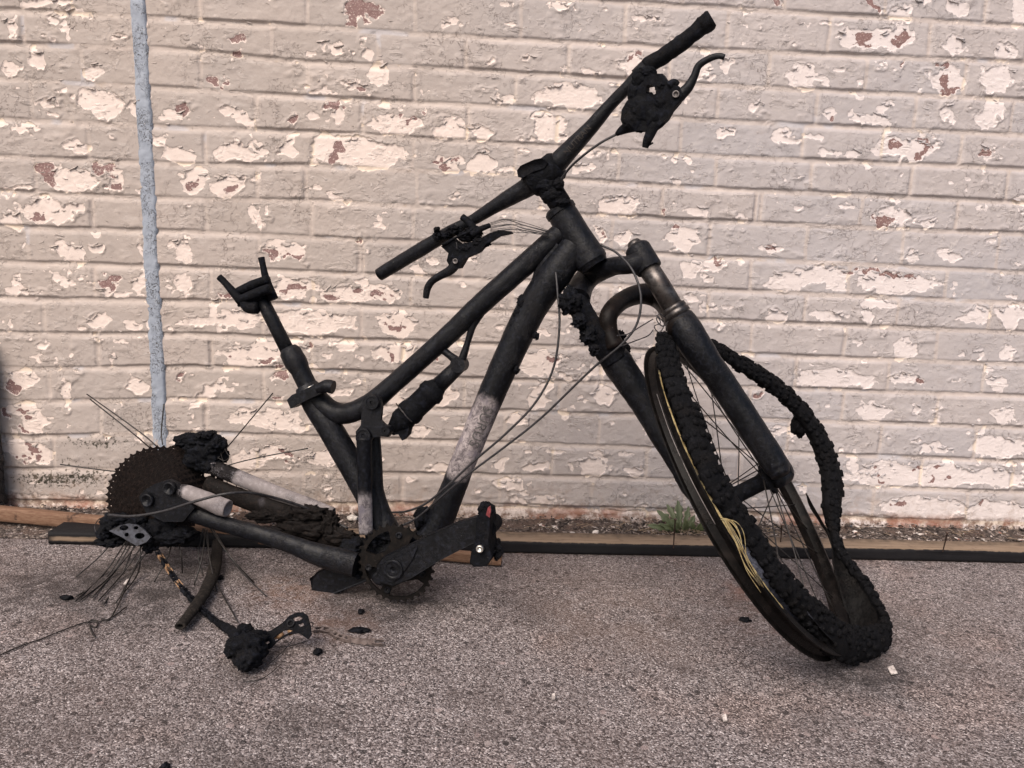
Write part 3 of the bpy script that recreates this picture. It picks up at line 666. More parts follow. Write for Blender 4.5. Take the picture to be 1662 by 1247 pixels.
# worn lettering along the down tube and on the handlebar
def text_mesh(txt, name, size, O, X, Y, n, mat, parent, rad=None, ext=.0012):
    cu = bpy.data.curves.new(name, 'FONT'); cu.body = txt; cu.size = size; cu.resolution_u = 3
    to = bpy.data.objects.new(name, cu); COL.objects.link(to); dg = bpy.context.evaluated_depsgraph_get()
    m = bpy.data.meshes.new_from_object(to.evaluated_get(dg)); bm = bmesh.new(); bm.from_mesh(m)
    bmesh.ops.triangulate(bm, faces=bm.faces[:]); bmesh.ops.subdivide_edges(bm, edges=bm.edges[:], cuts=1)
    P = [v.co.copy() for v in bm.verts]; cx = (min(p.x for p in P)+max(p.x for p in P))/2; cy = (min(p.y for p in P)+max(p.y for p in P))/2
    V = []
    for p in P:
        a, b = p.x-cx, p.y-cy
        s = 0 if rad is None else rad - math.sqrt(max(rad*rad-b*b, 0))
        V.append(np.array(O) + X*a + Y*b + n*(ext - s))
    bm.verts.index_update(); F = [tuple(v.index for v in f.verts) for f in bm.faces]; bm.free()
    bpy.data.objects.remove(to); return mesh_obj(name, V, F, mat, parent)
a0, a1 = FP(812, 625), FP(768, 735); d = (a1-a0)/np.linalg.norm(a1-a0); toC = CAM-(a0+a1)/2; toC /= np.linalg.norm(toC)
nn = toC - d*(toC@d); nn /= np.linalg.norm(nn); up = np.cross(nn, d); rr = px2m(25.5, a0)
nn2 = nn*math.cos(.35) - up*(-math.sin(.35)); 
text_mesh('SURUS', 'worn_lettering', .026, FP(783, 688) + nn*rr, d, up, nn, M_letter, frame, rr)

# ---------------------------------------------------------------- seat post
sp = MB(); ptube(sp, FP, [(422, 480, 11.5), (435, 506, 11), (474, 584, 11.5)], seg=18, smooth=False)
seatpost = sp.build('seat_post', M_black, bike)
mb = MB(); ptube(mb, FP, [(468, 565, 13), (471, 571, 17.5), (480, 588, 18.5), (485, 597, 17), (487, 601, 15.5), (502, 632, 15.5)], seg=20, smooth=False); mb.build('seat_post_collar', M_black, bike, sharp=40)
mb = MB(); ptube(mb, FP, [(497, 626, 18), (500, 632, 21), (506, 644, 21), (509, 650, 19)], seg=20, smooth=False)
V, F = outline(FP, [(472, 648), (480, 640), (520, 622), (530, 628), (526, 638), (492, 654), (478, 662)], .03, .02, NF); mb.add(V, F)
C, R = trace(FP, [(515, 632, 8), (530, 627, 11), (541, 629, 11)], .03); V, F = tube(C, R, seg=14); mb.add(V, F)
sc_ = mb.build('seat_clamp', M_black, bike, sharp=40)
mb = MB(); V, F = box(FP(501, 629, .026), (.020, .002, .0015), X=(.85, 0, .5), Z=(-.5, 0, .85)); mb.add(V, F); mb.build('clamp_screw', M_silver, sc_)
mb = MB()
V, F = blob(FP(412, 486, 0), (.030, .022, .017), X=(.9, 0, .3), Z=(-.3, 0, .9), rough=.15, sub=3); mb.add(V, F)
ptube(mb, FP, [(386, 474, 7), (410, 463, 8), (436, 453, 7)], .012, seg=10); ptube(mb, FP, [(388, 488, 7), (412, 478, 8), (438, 468, 8)], .022, seg=10)
ptube(mb, FP, [(392, 480, 8), (402, 498, 10), (418, 500, 10)], .018, seg=10); ptube(mb, FP, [(437, 470, 8), (444, 486, 8)], .0, seg=10)
sc2 = mb.build('saddle_clamp', M_char, bike)
for pts, o in (([(356, 450, 5.5), (366, 460, 5.5), (392, 490, 8)], .02), ([(424, 418, 5.5), (427, 432, 5), (431, 450, 6), (440, 478, 8)], -.01)):
    mb = MB(); ptube(mb, FP, pts, o, seg=12, hollow=.5); mb.build('saddle_rail_stub', M_char, sc2)

# ---------------------------------------------------------------- rear suspension links and shock
def disc(fn, x, y, r, off, th, nrm, seg=22, dish=True):
    P0 = fn(x, y, off); rm = px2m(r, P0)
    pr = [(-th/2, 0), (-th/2, rm), (th/2-.001, rm), (th/2, rm*.93), (th/2, rm*.75), (th/2-.0012, rm*.70), (th/2-.0012, rm*.28), (th/2-.003, rm*.22), (th/2-.003, 0)] if dish else [(-th/2, 0), (-th/2, rm), (th/2, rm), (th/2, 0)]
    return lathe(pr, P0, nrm, seg)
for o in (.030, -.030):
    V, F = outline(FP, [(590, 650), (597, 641), (608, 639), (618, 645), (621, 660), (619, 682), (626, 689), (635, 692), (638, 700), (632, 709), (620, 708), (606, 710), (600, 721), (588, 722), (579, 714), (579, 700), (587, 690)], .009, o, NF)
    rk = mesh_obj('rocker_link', V, F, M_black, bike, smooth=False)
    for x, y, r in ((605, 653, 12), (591, 707, 12.5), (627, 699, 8)):
        V, F = disc(FP, x, y, r, o + (.007 if o > 0 else -.007), .012, NF if o > 0 else -NF); mesh_obj('pivot_bolt', V, F, M_black, rk).data.set_sharp_from_angle(angle=math.radians(35))
mb = MB(); ptube(mb, FP, [(591, 710, 13), (591, 735, 11.8), (592, 780, 11.6), (593, 830, 11.6), (594, 866, 11.6)], .040, seg=18, smooth=False, hollow=.85, flat=.8, n=6, rough=.0003)
g = char_mat('seat_stay_upper', rough=.5, crust=.0003, ashes=[(FP(597, 862, .04), .04, .085, 1.0)], ash_c=(.22, .20, .205), ash_n=(.22, .50))
mb.build('seat_stay', g, bike)
sh = MB(); a, b = FP(744, 595), FP(634, 700); axv = (b-a); L = np.linalg.norm(axv); axv /= L; u = px2m(1, a)
V, F = lathe([(0, 0), (0, 12*u), (L*.30, 14*u), (L*.30, 0)], a, axv, 22); sh.add(V, F)
shock = mesh_obj('shock_absorber', *lathe([(L*.25, 0), (L*.27, 14*u), (L*.34, 18*u), (L*.36, 21*u), (L*.42, 22*u), (L*.44, 19.5*u), (L*.64, 20*u), (L*.67, 22*u), (L*.73, 22.5*u), (L*.75, 19*u), (L*.80, 21*u), (L*.84, 20*u), (L*.86, 18*u), (L*.95, 12*u), (L*1.0, 9*u), (L, 0)], a, axv, 28), M_char, bike)
Vn = np.array([v.co[:] for v in shock.data.vertices]); cen = a + ((Vn-a)@axv)[:, None]*axv; dn = Vn-cen; dn /= np.linalg.norm(dn, axis=1)[:, None]+1e-9
Vn = Vn + dn*(vnoise(Vn*120, 3)*.0012)[:, None]; shock.data.vertices.foreach_set('co', Vn.astype(np.float32).ravel())
sh.build('shock_shaft', M_black, shock)
mb = MB(); 
for k, (x, y) in enumerate(((650, 664), (655, 670), (660, 676))): 
    P0 = FP(x, y, .022); V, F = tube([P0 + np.array([-.008, 0, .010]), P0 + np.array([0, -.003, 0]), P0 + np.array([.010, 0, -.010])], .0011, seg=6); mb.add(V, F)
mb.build('shock_spring_wire', M_steel, shock)
mb = MB(); V, F = outline(FP, [(640, 690), (668, 690), (664, 706), (656, 714), (650, 704), (638, 704)], .022, .0, NF); mb.add(V, F); mb.build('torn_shock_end', M_char, shock, smooth=False)

# ---------------------------------------------------------------- chain stays, seat stay stubs, dropouts
mb = MB(); ptube(mb, FP, [(268, 812, 16), (308, 832, 14.5), (345, 845, 13), (385, 857, 13), (424, 868, 13.5), (478, 886, 15), (515, 900, 18), (548, 909, 20), (578, 917, 20)], .055, seg=18, flat=.7, rough=.0006)
V, F = outline(FP, [(228, 806), (238, 794), (256, 784), (276, 778), (290, 784), (300, 802), (318, 824), (300, 846), (268, 846), (240, 832)], .010, .066, NF); mb.add(V, F)
cs = mb.build('chain_stay', M_frame, bike, sharp=45)
for x, y, r in ((240, 812, 11), (276, 793, 11)):
    V, F = disc(FP, x, y, r, .074, .010, NF); mesh_obj('dropout_bolt', V, F, M_black, cs)
mb = MB(); ptube(mb, FP, [(335, 785, 14), (370, 800, 14), (410, 815, 15), (450, 830, 17), (500, 855, 22), (545, 880, 24), (585, 900, 20)], -.050, seg=18, flat=.7, rough=.0012)
for x, y, a1, b1, s in [(470, 838, 22, 12, 21), (505, 832, 24, 10, 22), (535, 850, 12, 18, 23), (430, 838, 24, 8, 24), (500, 860, 40, 14, 25), (555, 872, 22, 12, 26)]:
    P0 = FP(x, y, -.03); V, F = blob(P0, (px2m(a1, P0), .012, px2m(b1, P0)), rough=.45, fs=1.6, sub=3, seed=s); mb.add(V, F)
far = char_mat('burnt_far_stay', crust=.0016, rough=.7, base=(.006, .0048, .0045), hi=(.018, .013, .011), ashes=[(FP(428, 818, -.05), .004, .022, .8)], ash_c=(.13, .12, .13))
mb.build('chain_stay', far, bike)
for nm, pts, o, ae in (('seat_stay_stub', [(289, 795, 9), (302, 799, 12), (335, 812, 14), (358, 822, 15), (370, 826, 14)], .060, FP(288, 795, .06)), ('seat_stay_stub', [(345, 758, 12), (372, 769, 12.5), (410, 785, 12.5), (450, 801, 12), (500, 818, 10.5), (541, 832, 8)], -.055, FP(362, 764, -.055))):
    mb = MB(); ptube(mb, FP, pts, o, seg=18, hollow=.82, rough=.0003)
    sm = char_mat('ash_white_stay', base=(.19, .168, .165), hi=(.29, .26, .258), crust=.0002, sc=110, rough=.6, speck=0, ashes=[(ae, .012 if o > 0 else .022, .030 if o > 0 else .046, 1.0)], ash_c=(.014, .012, .012), ash_n=(.30, .45))
    mb.build(nm, sm, bike)

# ---------------------------------------------------------------- rear hub, cassette, rotor, spokes
RA = np.array([.58, -.79, .22]); RA /= np.linalg.norm(RA)
CC = FP(258, 802, -.015); RB = px2m(79, CC)
rx_, ry_, _ = frame_of(RA)
V, F = lathe([(-.09, 0), (-.09, .008), (-.075, .009), (-.075, .030), (-.070, .030), (-.068, .016), (-.012, .018), (-.01, .032), (-.005, .032), (-.004, .018), (.055, .016), (.06, .009), (.07, .008), (.07, 0)], CC, RA, 26)
rear = mesh_obj('rear_wheel', V, F, M_black, bike)
def cog(R, teeth, O, n, th, holes=(), depth=.0042, X=None, Y=None):
    X, Y, n = frame_of(n); out = []
    for i in range(teeth):
        a = 2*math.pi*i/teeth; da = 2*math.pi/teeth
        for f_, r_ in ((0, R-depth), (.22, R-depth*.75), (.38, R), (.52, R), (.70, R-depth*.75), (.86, R-depth)): out.append((r_*math.cos(a+f_*da), r_*math.sin(a+f_*da)))
    return plate(out, holes, th, O, X, Y, n)
Rs = np.linspace(1.0, .30, 10)
for i, q in enumerate(Rs):
    R = RB*q; T = int(round(2*math.pi*R/.0127)); hl = []
    if i < 4:
        nh = T
        for k in range(nh):
            a = 2*math.pi*(k+.3)/nh; rh = R-.0085; hl.append([(rh*math.cos(a)+.0011*math.cos(t), rh*math.sin(a)+.0011*math.sin(t)) for t in np.linspace(0, 2*math.pi, 6, endpoint=False)])
    if i in (4, 5):
        for k in range(5):
            a0 = 2*math.pi*(k+.1*i)/5; r0, r1 = R*.42, R*.74
            if i < 2: r0, r1 = R*.55, R*.76
            hl.append([(r0*math.cos(a0+t), r0*math.sin(a0+t)) for t in np.linspace(.12, .95, 6)] + [(r1*math.cos(a0+t), r1*math.sin(a0+t)) for t in np.linspace(.95, .12, 6)])
    V, F = cog(R, T, CC + RA*(.002 + .0056*i), RA, .0021, hl); mesh_obj('sprocket', V, F, M_cog, rear, smooth=False)
# a clogging of soot behind the largest sprocket
V, F = blob(CC - RA*.012, (RB*.66, .008, RB*.66), rx_, RA, ry_, rough=.10, sub=4); mesh_obj('soot_clog', V, F, M_cog, rear)
RO = FP(300, 782, -.075); RR = px2m(62, RO); hl = []
for ring, m, hr in ((.90, 26, .0022), (.80, 26, .0020)):
    for k in range(m):
        a = 2*math.pi*(k+ring*5)/m; hl.append([(RR*ring*math.cos(a)+hr*math.cos(t), RR*ring*math.sin(a)+hr*math.sin(t)) for t in np.linspace(0, 2*math.pi, 8, endpoint=False)])
for k in range(6):
    a0 = 2*math.pi*k/6; hl.append([(RR*.40*math.cos(a0+t), RR*.40*math.sin(a0+t)) for t in np.linspace(.1, .8, 6)] + [(RR*.68*math.cos(a0+t), RR*.68*math.sin(a0+t)) for t in np.linspace(.8, .1, 6)])
V, F = plate([(RR*math.cos(t), RR*math.sin(t)) for t in np.linspace(0, 2*math.pi, 60, endpoint=False)], hl, .002, RO, rx_, ry_, RA); mesh_obj('brake_disc', V, F, M_cog, rear, smooth=False)
def wire(pts, r=.0011, seg=6, n=5): return tube([np.array(p) for p in pts], r, seg=seg, n=n)
G = lambda x, y, z=.002: onZ(x, y, z)
SP = [  # (points: (x,y,Y) or ground point)
 [FP(256, 726, -.02), FP(225, 700, -.02), FP(141, 640, -.03)], [FP(250, 733, -.02), FP(215, 703, 0), FP(146, 648, 0)], [FP(264, 722, -.04), FP(262, 700, -.05), FP(266, 656, -.06)],
 [FP(336, 763, -.05), FP(370, 725, -.06), FP(443, 638, -.08)], [FP(340, 764, -.05), FP(410, 745, -.06), FP(500, 728, -.08)], [FP(192, 766, .0), FP(150, 761, .01), FP(98, 754, .02)],
 [FP(190, 872, .05), FP(160, 905, .07), G(124, 936)], [FP(205, 878, .05), FP(170, 930, .08), G(122, 976)], [FP(210, 880, .05), FP(172, 938, .09), G(124, 968)], [FP(214, 882, .05), FP(180, 934, .09), G(128, 976)],
 [FP(222, 884, .05), FP(185, 930, .08), G(150, 970)], [FP(220, 880, .04), FP(195, 940, .08), G(168, 982)], [FP(228, 882, .05), FP(224, 930, .08), G(188, 978)], [FP(232, 884, .05), FP(200, 930, .08), G(160, 975)],
 [FP(240, 876, .05), FP(215, 930, .09), G(182, 1000), G(165, 1004)], [FP(280, 876, .03), FP(272, 905, .06), G(250, 945)], [FP(288, 876, .03), FP(294, 900, .05), G(296, 930)],
 [FP(333, 858, .0), FP(328, 905, .05), G(315, 950)], [FP(336, 860, .0), FP(340, 905, .04), G(352, 960)], [FP(340, 856, .0), FP(375, 905, .05), G(412, 946)], [FP(332, 860, .0), FP(350, 940, .07), G(386, 1010)],
 [FP(330, 858, .0), FP(322, 900, .03), G(330, 935)], [FP(345, 858, -.02), FP(385, 920, .04), G(432, 968)], [FP(246, 888, .05), FP(225, 915, .07), G(196, 965)]]
for s in SP:
    V, F = wire(s, .0013); mesh_obj('spoke', V, F, M_spoke, rear)
# rear calliper, melted onto the far stay
mb = MB()
for x, y, a1, b1, s in [(300, 715, 15, 10, 31), (322, 716, 24, 12, 32), (335, 735, 28, 22, 33), (352, 722, 14, 14, 34), (322, 745, 20, 18, 35), (345, 755, 16, 12, 36), (327, 706, 7, 5, 37), (340, 706, 9, 6, 38), (310, 708, 7, 4, 39)]:
    P0 = FP(x, y, -.06); V, F = blob(P0, (px2m(a1, P0), .020, px2m(b1, P0)), rough=.28, fs=1.5, sub=3, seed=s); mb.add(V, F)
cal = mb.build('brake_calliper', M_char, bike)
mb = MB()
for pts in ([(362, 722), (368, 735), (372, 742), (364, 748), (352, 742)], [(358, 735), (366, 765), (370, 800), (368, 820)], [(382, 770), (384, 790), (396, 804)], [(355, 730), (352, 750), (345, 765)]):
    V, F = wire([FP(x, y, -.055) for x, y in pts], .0008); mb.add(V, F)
mb.build('loose_brake_wire', M_spoke, cal)

# ---------------------------------------------------------------- rear derailleur hanging at the hub
mb = MB()
for x, y, a1, b1, s in [(182, 850, 16, 15, 41), (200, 842, 20, 10, 42), (172, 866, 12, 12, 43), (212, 858, 24, 12, 44), (222, 848, 14, 10, 45), (236, 866, 12, 16, 46), (250, 870, 16, 14, 47), (262, 862, 22, 18, 48), (180, 878, 20, 8, 49), (275, 872, 30, 12, 50), (296, 868, 20, 12, 51), (246, 886, 10, 8, 52)]:
    P0 = FP(x, y, .05); V, F = blob(P0, (px2m(a1, P0), .020, px2m(b1, P0)), rough=.3, fs=1.4, sub=3, seed=s); mb.add(V, F)
rd = mb.build('rear_derailleur', M_char, bike)
V, F = outline(FP, [(178, 862), (192, 854), (206, 850), (222, 852), (236, 862), (246, 872), (240, 880), (226, 886), (214, 880), (200, 872)], .004, .082, NF + np.array([0, 0, .25]),
    holes=[circ(201, 857, 7, 12, 4.5)[::-1], circ(220, 857, 4, 10, 3)[::-1], circ(207, 868, 3.5, 10)[::-1], circ(228, 870, 8, 12, 5)[::-1]]); mesh_obj('derailleur_plate', V, F, M_plate, rd, smooth=False)
V, F = wire([FP(170, 862, .06), FP(155, 838, .02), FP(158, 868, .05), FP(160, 842, .03), FP(178, 838, .05)], .0009); 
V, F = wire([FP(178, 838, .03), FP(162, 842, .02), FP(154, 854, .02), FP(156, 866, .03)], .0009); mesh_obj('loose_wire_end', V, F, M_cable, rd)

# ---------------------------------------------------------------- chain hanging to the ground
def chain(path, name, mats, parent, pitch=.0127, w_=.0075):
    C = catmull(path, 12); C = np.array(C); s = np.concatenate([[0], np.cumsum(np.linalg.norm(np.diff(C, axis=0), axis=1))]); N = int(s[-1]/pitch)
    pts = [np.array([np.interp(i*pitch, s, C[:, k]) for k in range(3)]) for i in range(N+1)]; rr_ = random.Random(4); A = [MB(), MB()]; BL = []
    for i in range(N):
        a, b = pts[i], pts[i+1]; t = (b-a)/np.linalg.norm(b-a); side = np.cross(t, [0.2, -.3, 1]); side /= np.linalg.norm(side); v = np.cross(side, t)
        tw = rr_.uniform(-.5, .5); side, v = side*math.cos(tw)+v*math.sin(tw), v*math.cos(tw)-side*math.sin(tw)
        wd = w_/2*(1.0 if i % 2 else .68); m = A[1] if mats[1] and i in mats[2] else A[0]
        for sg in (1, -1):
            o = [(-.0038*math.cos(q), .0042*math.sin(q)) for q in np.linspace(-1.57, 1.57, 5)] + [(.5*pitch, .0029)] + [(pitch+.0038*math.cos(q), .0042*math.sin(q)) for q in np.linspace(1.57, -1.57, 5)] + [(.5*pitch, -.0029)]
            V, F = plate(o, [], .0014, a + side*sg*wd, t, v, side); m.add(V, F)
        V, F = lathe([(-w_*.5, 0), (-w_*.5, .0030), (w_*.5, .0030), (w_*.5, 0)], a, side, 8); m.add(V, F)
        if m is A[1]: BL.append(m); A[1] = MB()
    o = A[0].build(name, mats[0], parent, smooth=False)
    for m in BL: m.build('bare_link', mats[1], o, smooth=False)
    return o
chain([FP(240, 862, .06), FP(252, 888, .06), FP(262, 906, .08), G(288, 945, .03), G(318, 980, .012), G(340, 1000, .008), G(362, 1018, .008), G(378, 1028, .010)], 'chain', (M_char, M_brass, {5, 8, 9, 13}), bike)

# ---------------------------------------------------------------- cranks, chainring, pedal
CRc = FP(643, 914, .050); R = px2m(66, CRc); hl = []; X_, Y_, _ = frame_of(NF)
sgn = 1.0
for k, (a0, a1, ri, ro) in enumerate(((-165, -118, .42, .84), (-100, -30, .50, .85), (20, 60, .5, .82), (105, 165, .40, .82))):
    A0 = np.radians(np.linspace(a0, a1, 8)); mid = (A0[0]+A0[-1])/2; hw = (A0[-1]-A0[0])/2
    outer = [(R*ro*math.cos(a), R*ro*math.sin(a)) for a in A0]; inner = [(R*(ri+.16*((a-mid)/hw)**2)*math.cos(a), R*(ri+.16*((a-mid)/hw)**2)*math.sin(a)) for a in A0[::-1]]
    hl.append(outer + inner)
# picture-right must be +X_: flip if needed
if X_@CR < 0: X_ = -X_; Y_ = -Y_
T = 32; out = []
for i in range(T):
    a = 2*math.pi*i/T; da = 2*math.pi/T
    for f_, r_ in ((0, R-.006), (.25, R-.0045), (.40, R), (.52, R), (.68, R-.0045), (.85, R-.006)): out.append((r_*math.cos(a+f_*da), r_*math.sin(a+f_*da)))
V, F = plate(out, hl, .0045, CRc, X_, Y_, NF); ring = mesh_obj('chainring', V, F, M_ring, bike, smooth=False)
for a in (-165, -105, -15, 85):
    P0 = CRc + X_*R*.72*math.cos(math.radians(a)) + Y_*R*.72*math.sin(math.radians(a)); V, F = lathe([(-.004, 0), (-.004, .006), (.005, .006), (.005, .003), (.003, .003), (.003, 0)], P0, NF, 12); mesh_obj('chainring_bolt', V, F, M_black, ring)
arm = MB(); V, F = outline(FP, [(640, 947), (624, 943), (615, 931), (615, 914), (624, 903), (660, 886), (700, 866), (740, 849), (775, 838), (794, 842), (796, 858), (786, 872), (765, 882), (715, 908), (670, 936)], .018, .078, NF); arm.add(V, F)
V, F = outline(FP, [(640, 942), (628, 938), (620, 926), (622, 914), (632, 908), (680, 886), (672, 905), (655, 930)], .022, .079, NF); arm.add(V, F)
V, F = disc(FP, 639, 924, 17, .088, .010, NF); arm.add(V, F)
oc = arm.build('crank_arm', M_black, bike, smooth=False)
bv = oc.modifiers.new('bevel', 'BEVEL'); bv.width = .003; bv.segments = 2; bv.limit_method = 'ANGLE'
mb = MB(); V, F = outline(FP, [(600, 900), (560, 912), (518, 926), (508, 938), (512, 958), (524, 966), (545, 962), (600, 940), (625, 925)], .016, .024, NF); mb.add(V, F)
V, F = lathe([(-.06, 0), (-.06, .012), (.075, .012), (.075, 0)], FP(639, 918), NF, 16); mb.add(V, F)
o = mb.build('crank_arm', M_black, bike, smooth=False); bv = o.modifiers.new('bevel', 'BEVEL'); bv.width = .003; bv.segments = 2; bv.limit_method = 'ANGLE'
pd = MB()
V, F = outline(FP, [(778, 868), (798, 866), (800, 880), (804, 896), (796, 911), (776, 912), (769, 905), (772, 885)], .05, .13, NF); pd.add(V, F)
V, F = outline(FP, [(779, 834), (784, 828), (790, 822), (798, 826), (800, 838), (799, 870), (778, 872)], .045, .13, NF); pd.add(V, F)
V, F = disc(FP, 797, 852, 14, .105, .045, NF, dish=False); pd.add(V, F)
V, F = blob(FP(805, 892, .11), (.010, .03, .012), rough=.3); pd.add(V, F)
V, F = blob(FP(788, 828, .13), (.010, .014, .010), rough=.4); pd.add(V, F)
pdo = pd.build('pedal', M_char, bike, smooth=False); bv = pdo.modifiers.new('bevel', 'BEVEL'); bv.width = .003; bv.segments = 2; bv.limit_method = 'ANGLE'
V, F = lathe([(-.003, 0), (-.003, .0062), (.003, .0058), (.003, .0036), (.0005, .0030), (.0005, 0)], FP(779, 891, .160), NF, 14); mesh_obj('pedal_bolt', V, F, M_silver, pdo)
V, F = outline(FP, [(789, 836), (795, 840), (797, 828), (796, 821), (792, 824)], .003, .157, NF); mesh_obj('reflector_shard', V, F, M_red, pdo, smooth=False)

# ---------------------------------------------------------------- handlebar, stem, levers
mb = MB(); ptube(mb, BP, [(616, 446, 10.5), (650, 425, 11.2), (690, 401, 11.5), (732, 376, 10.5), (768, 357, 9), (800, 337, 11), (832, 318, 14), (858, 303, 16), (888, 282, 18), (925, 243, 15), (960, 206, 12), (990, 171, 10), (1018, 142, 10), (1040, 118, 11)], seg=20, rough=.0003, hollow=.75)
hb_ = mb.build('handlebar', M_bar, bike)
mb = MB(); ptube(mb, BP, [(1050, 110, 12), (1056, 104, 13.5), (1085, 86, 12.8), (1110, 67, 13), (1136, 46, 13.5), (1141, 42, 15.5), (1152, 33, 15.5), (1156, 30, 13)], seg=20, rough=.0012, hollow=.72, rs=130); mb.build('grip', M_char, hb_)
a, b = BP(905, 262), BP(985, 172); d = (b-a)/np.linalg.norm(b-a); P0 = BP(938, 226); nn = CAM-P0; nn /= np.linalg.norm(nn); nn = nn-d*(nn@d); nn /= np.linalg.norm(nn); up = np.cross(nn, d); 
text_mesh('NUTRAN', 'worn_lettering', .014, P0 + nn*px2m(14.5, P0), d, up, nn, simple_mat('faint_brown_print', (.022, .017, .014), (.045, .036, .030), .6), hb_, px2m(15, P0))
st = MB(); sA, sB = BP(872, 272), FP(908, 338)
V, F = lathe([(-.012, 0), (-.012, .015), (-.006, .0215), (.010, .023), (.03, .021), (.055, .019), (.07, .019), (.07, 0)], BP(873, 276), AX, 22); st.add(V, F)
V, F = lathe([(-.030, 0), (-.030, .021), (-.024, .025), (.024, .025), (.030, .021), (.030, 0)], BP(884, 284), NW, 22); st.add(V, F)
for x, y, a1, b1, s in [(872, 285, 24, 20, 61), (888, 300, 22, 16, 62), (898, 318, 20, 14, 63), (912, 330, 14, 8, 64), (886, 268, 16, 9, 65), (905, 300, 10, 12, 66)]:
    P0 = BP(x, y, .004); V, F = blob(P0, (px2m(a1, P0), .020, px2m(b1, P0)), rough=.14, fs=1.6, sub=3, seed=s); st.add(V, F)
V, F = outline(BP, [(844, 278), (850, 270), (872, 260), (884, 258), (894, 266), (888, 274), (870, 280), (852, 290), (846, 288)], .030, .012, NBR); st.add(V, F)
sto = st.build('stem', M_char, bike)
V, F = tube([BP(904, 318), FP(912, 345), FP(925, 368)], .017, seg=18); mesh_obj('steerer', V, F, M_char, bike)
# right-hand brake and shifter
mb = MB()
V, F = outline(BP, [(1030, 128), (1044, 112), (1060, 122), (1078, 122), (1088, 138), (1104, 142), (1110, 154), (1104, 166), (1092, 180), (1084, 194), (1072, 206), (1056, 214), (1030, 213), (1014, 206), (1010, 196), (1012, 180), (1020, 166), (1030, 158), (1034, 144)], .024, .026, NBR, holes=[[(1052, 141), (1060, 139), (1066, 145), (1067, 154), (1058, 158), (1051, 153)]]); mb.add(V, F)
for x, y, a1, b1, s in [(1040, 128, 14, 14, 71), (1030, 150, 10, 16, 72), (1048, 176, 22, 22, 73), (1036, 196, 22, 16, 74), (1064, 190, 16, 18, 75), (1074, 140, 10, 9, 76), (1076, 165, 14, 14, 77), (1050, 118, 14, 9, 78)]:
    P0 = BP(x, y, .030); V, F = blob(P0, (px2m(a1, P0)*1.1, .010, px2m(b1, P0)*1.1), rough=.12, fs=1.8, sub=3, seed=s); mb.add(V, F)
rb = mb.build('brake_lever_body', M_char, hb_, smooth=True, sharp=50)
V, F = lathe([(-.01, 0), (-.01, .016), (.01, .016), (.01, 0)], BP(1044, 120), (BP(1060, 103)-BP(1040, 122)), 20); mesh_obj('clamp_ring', V, F, M_black, rb)
mb = MB(); ptube(mb, BP, [(1092, 168, 8), (1103, 156, 10), (1117, 142, 8.5), (1127, 124, 6.5), (1134, 107, 6), (1150, 96, 5.5), (1166, 91, 5), (1176, 93, 4.5)], .030, seg=14, flat=.8); mb.build('brake_lever', M_black, rb)
V, F = lathe([(-.001, .0052), (.0012, .0052), (.0012, .0036), (-.001, .0036)], BP(1097, 153, .040), NBR, 18); mesh_obj('pivot_ring', V, F, M_strut, rb)
mb = MB(); ptube(mb, BP, [(1064, 200, 9), (1056, 216, 8.5), (1050, 230, 7), (1047, 240, 5)], .034, seg=12); ptube(mb, BP, [(1052, 236, 2), (1060, 232, 1.5)], .034, seg=6); mb.build('shift_lever', M_char, rb)
mb = MB(); ptube(mb, BP, [(1030, 202, 12), (1016, 208, 9), (1006, 214, 6), (1000, 219, 3)], .026, seg=12); mb.build('cable_port', M_char, rb)
mb = MB(); ptube(mb, BP, [(1086, 140, 8), (1094, 134, 6), (1100, 138, 5)], .034, seg=10); mb.build('lever_adjuster', M_char, rb)
# left-hand brake and shifter
mb = MB()
V, F = outline(BP, [(719, 400), (731, 411), (728, 423), (735, 436), (748, 436), (758, 419), (779, 410), (790, 397), (811, 384), (831, 380), (829, 376), (812, 374), (798, 378), (772, 392), (748, 396), (738, 388)], .016, .026, NBR); mb.add(V, F)
for x, y, a1, b1, s in [(712, 383, 9, 8, 81), (724, 382, 10, 7, 82), (738, 374, 12, 8, 83), (757, 384, 14, 8, 84), (770, 376, 13, 8, 85), (742, 420, 12, 12, 86), (760, 404, 16, 9, 87), (782, 394, 14, 8, 88), (709, 374, 5, 5, 89)]:
    P0 = BP(x, y, .022); V, F = blob(P0, (px2m(a1, P0), .013, px2m(b1, P0)), rough=.25, fs=1.4, sub=3, seed=s); mb.add(V, F)
lb = mb.build('brake_lever_body', M_char, hb_, sharp=50)
mb = MB(); ptube(mb, BP, [(750, 352, 5.5), (760, 360, 5.5), (770, 372, 6), (776, 386, 5)], .026, seg=12); ptube(mb, BP, [(766, 380, 7), (780, 372, 5), (795, 366, 4)], .030, seg=12); ptube(mb, BP, [(718, 398, 2.5), (740, 386, 2), (762, 376, 2)], .036, seg=8); mb.build('shift_lever', M_char, lb)
mb = MB(); ptube(mb, BP, [(742, 424, 9), (732, 438, 8), (716, 447, 6.5), (702, 456, 6), (694, 468, 6), (691, 484, 5)], .028, seg=14, flat=.8); mb.build('brake_lever', M_black, lb)
V, F = lathe([(-.001, .0046), (.0012, .0046), (.0012, .0032), (-.001, .0032)], BP(739, 424, .038), NBR, 18); mesh_obj('pivot_ring', V, F, M_strut, lb)
mb = MB(); rr_ = random.Random(9)
for k in range(9):
    y0 = 358+k*1.8; V, F = wire([BP(796, y0+4, .026), BP(820+k*2, 356+k*2.2+rr_.uniform(-2, 2), .026), BP(850, 362+k*2+rr_.uniform(-2, 2), .02), FP(889, 374+k*1.1, .03)], .0005, seg=5); mesh_obj('frayed_wire', V, F, M_cable, lb)
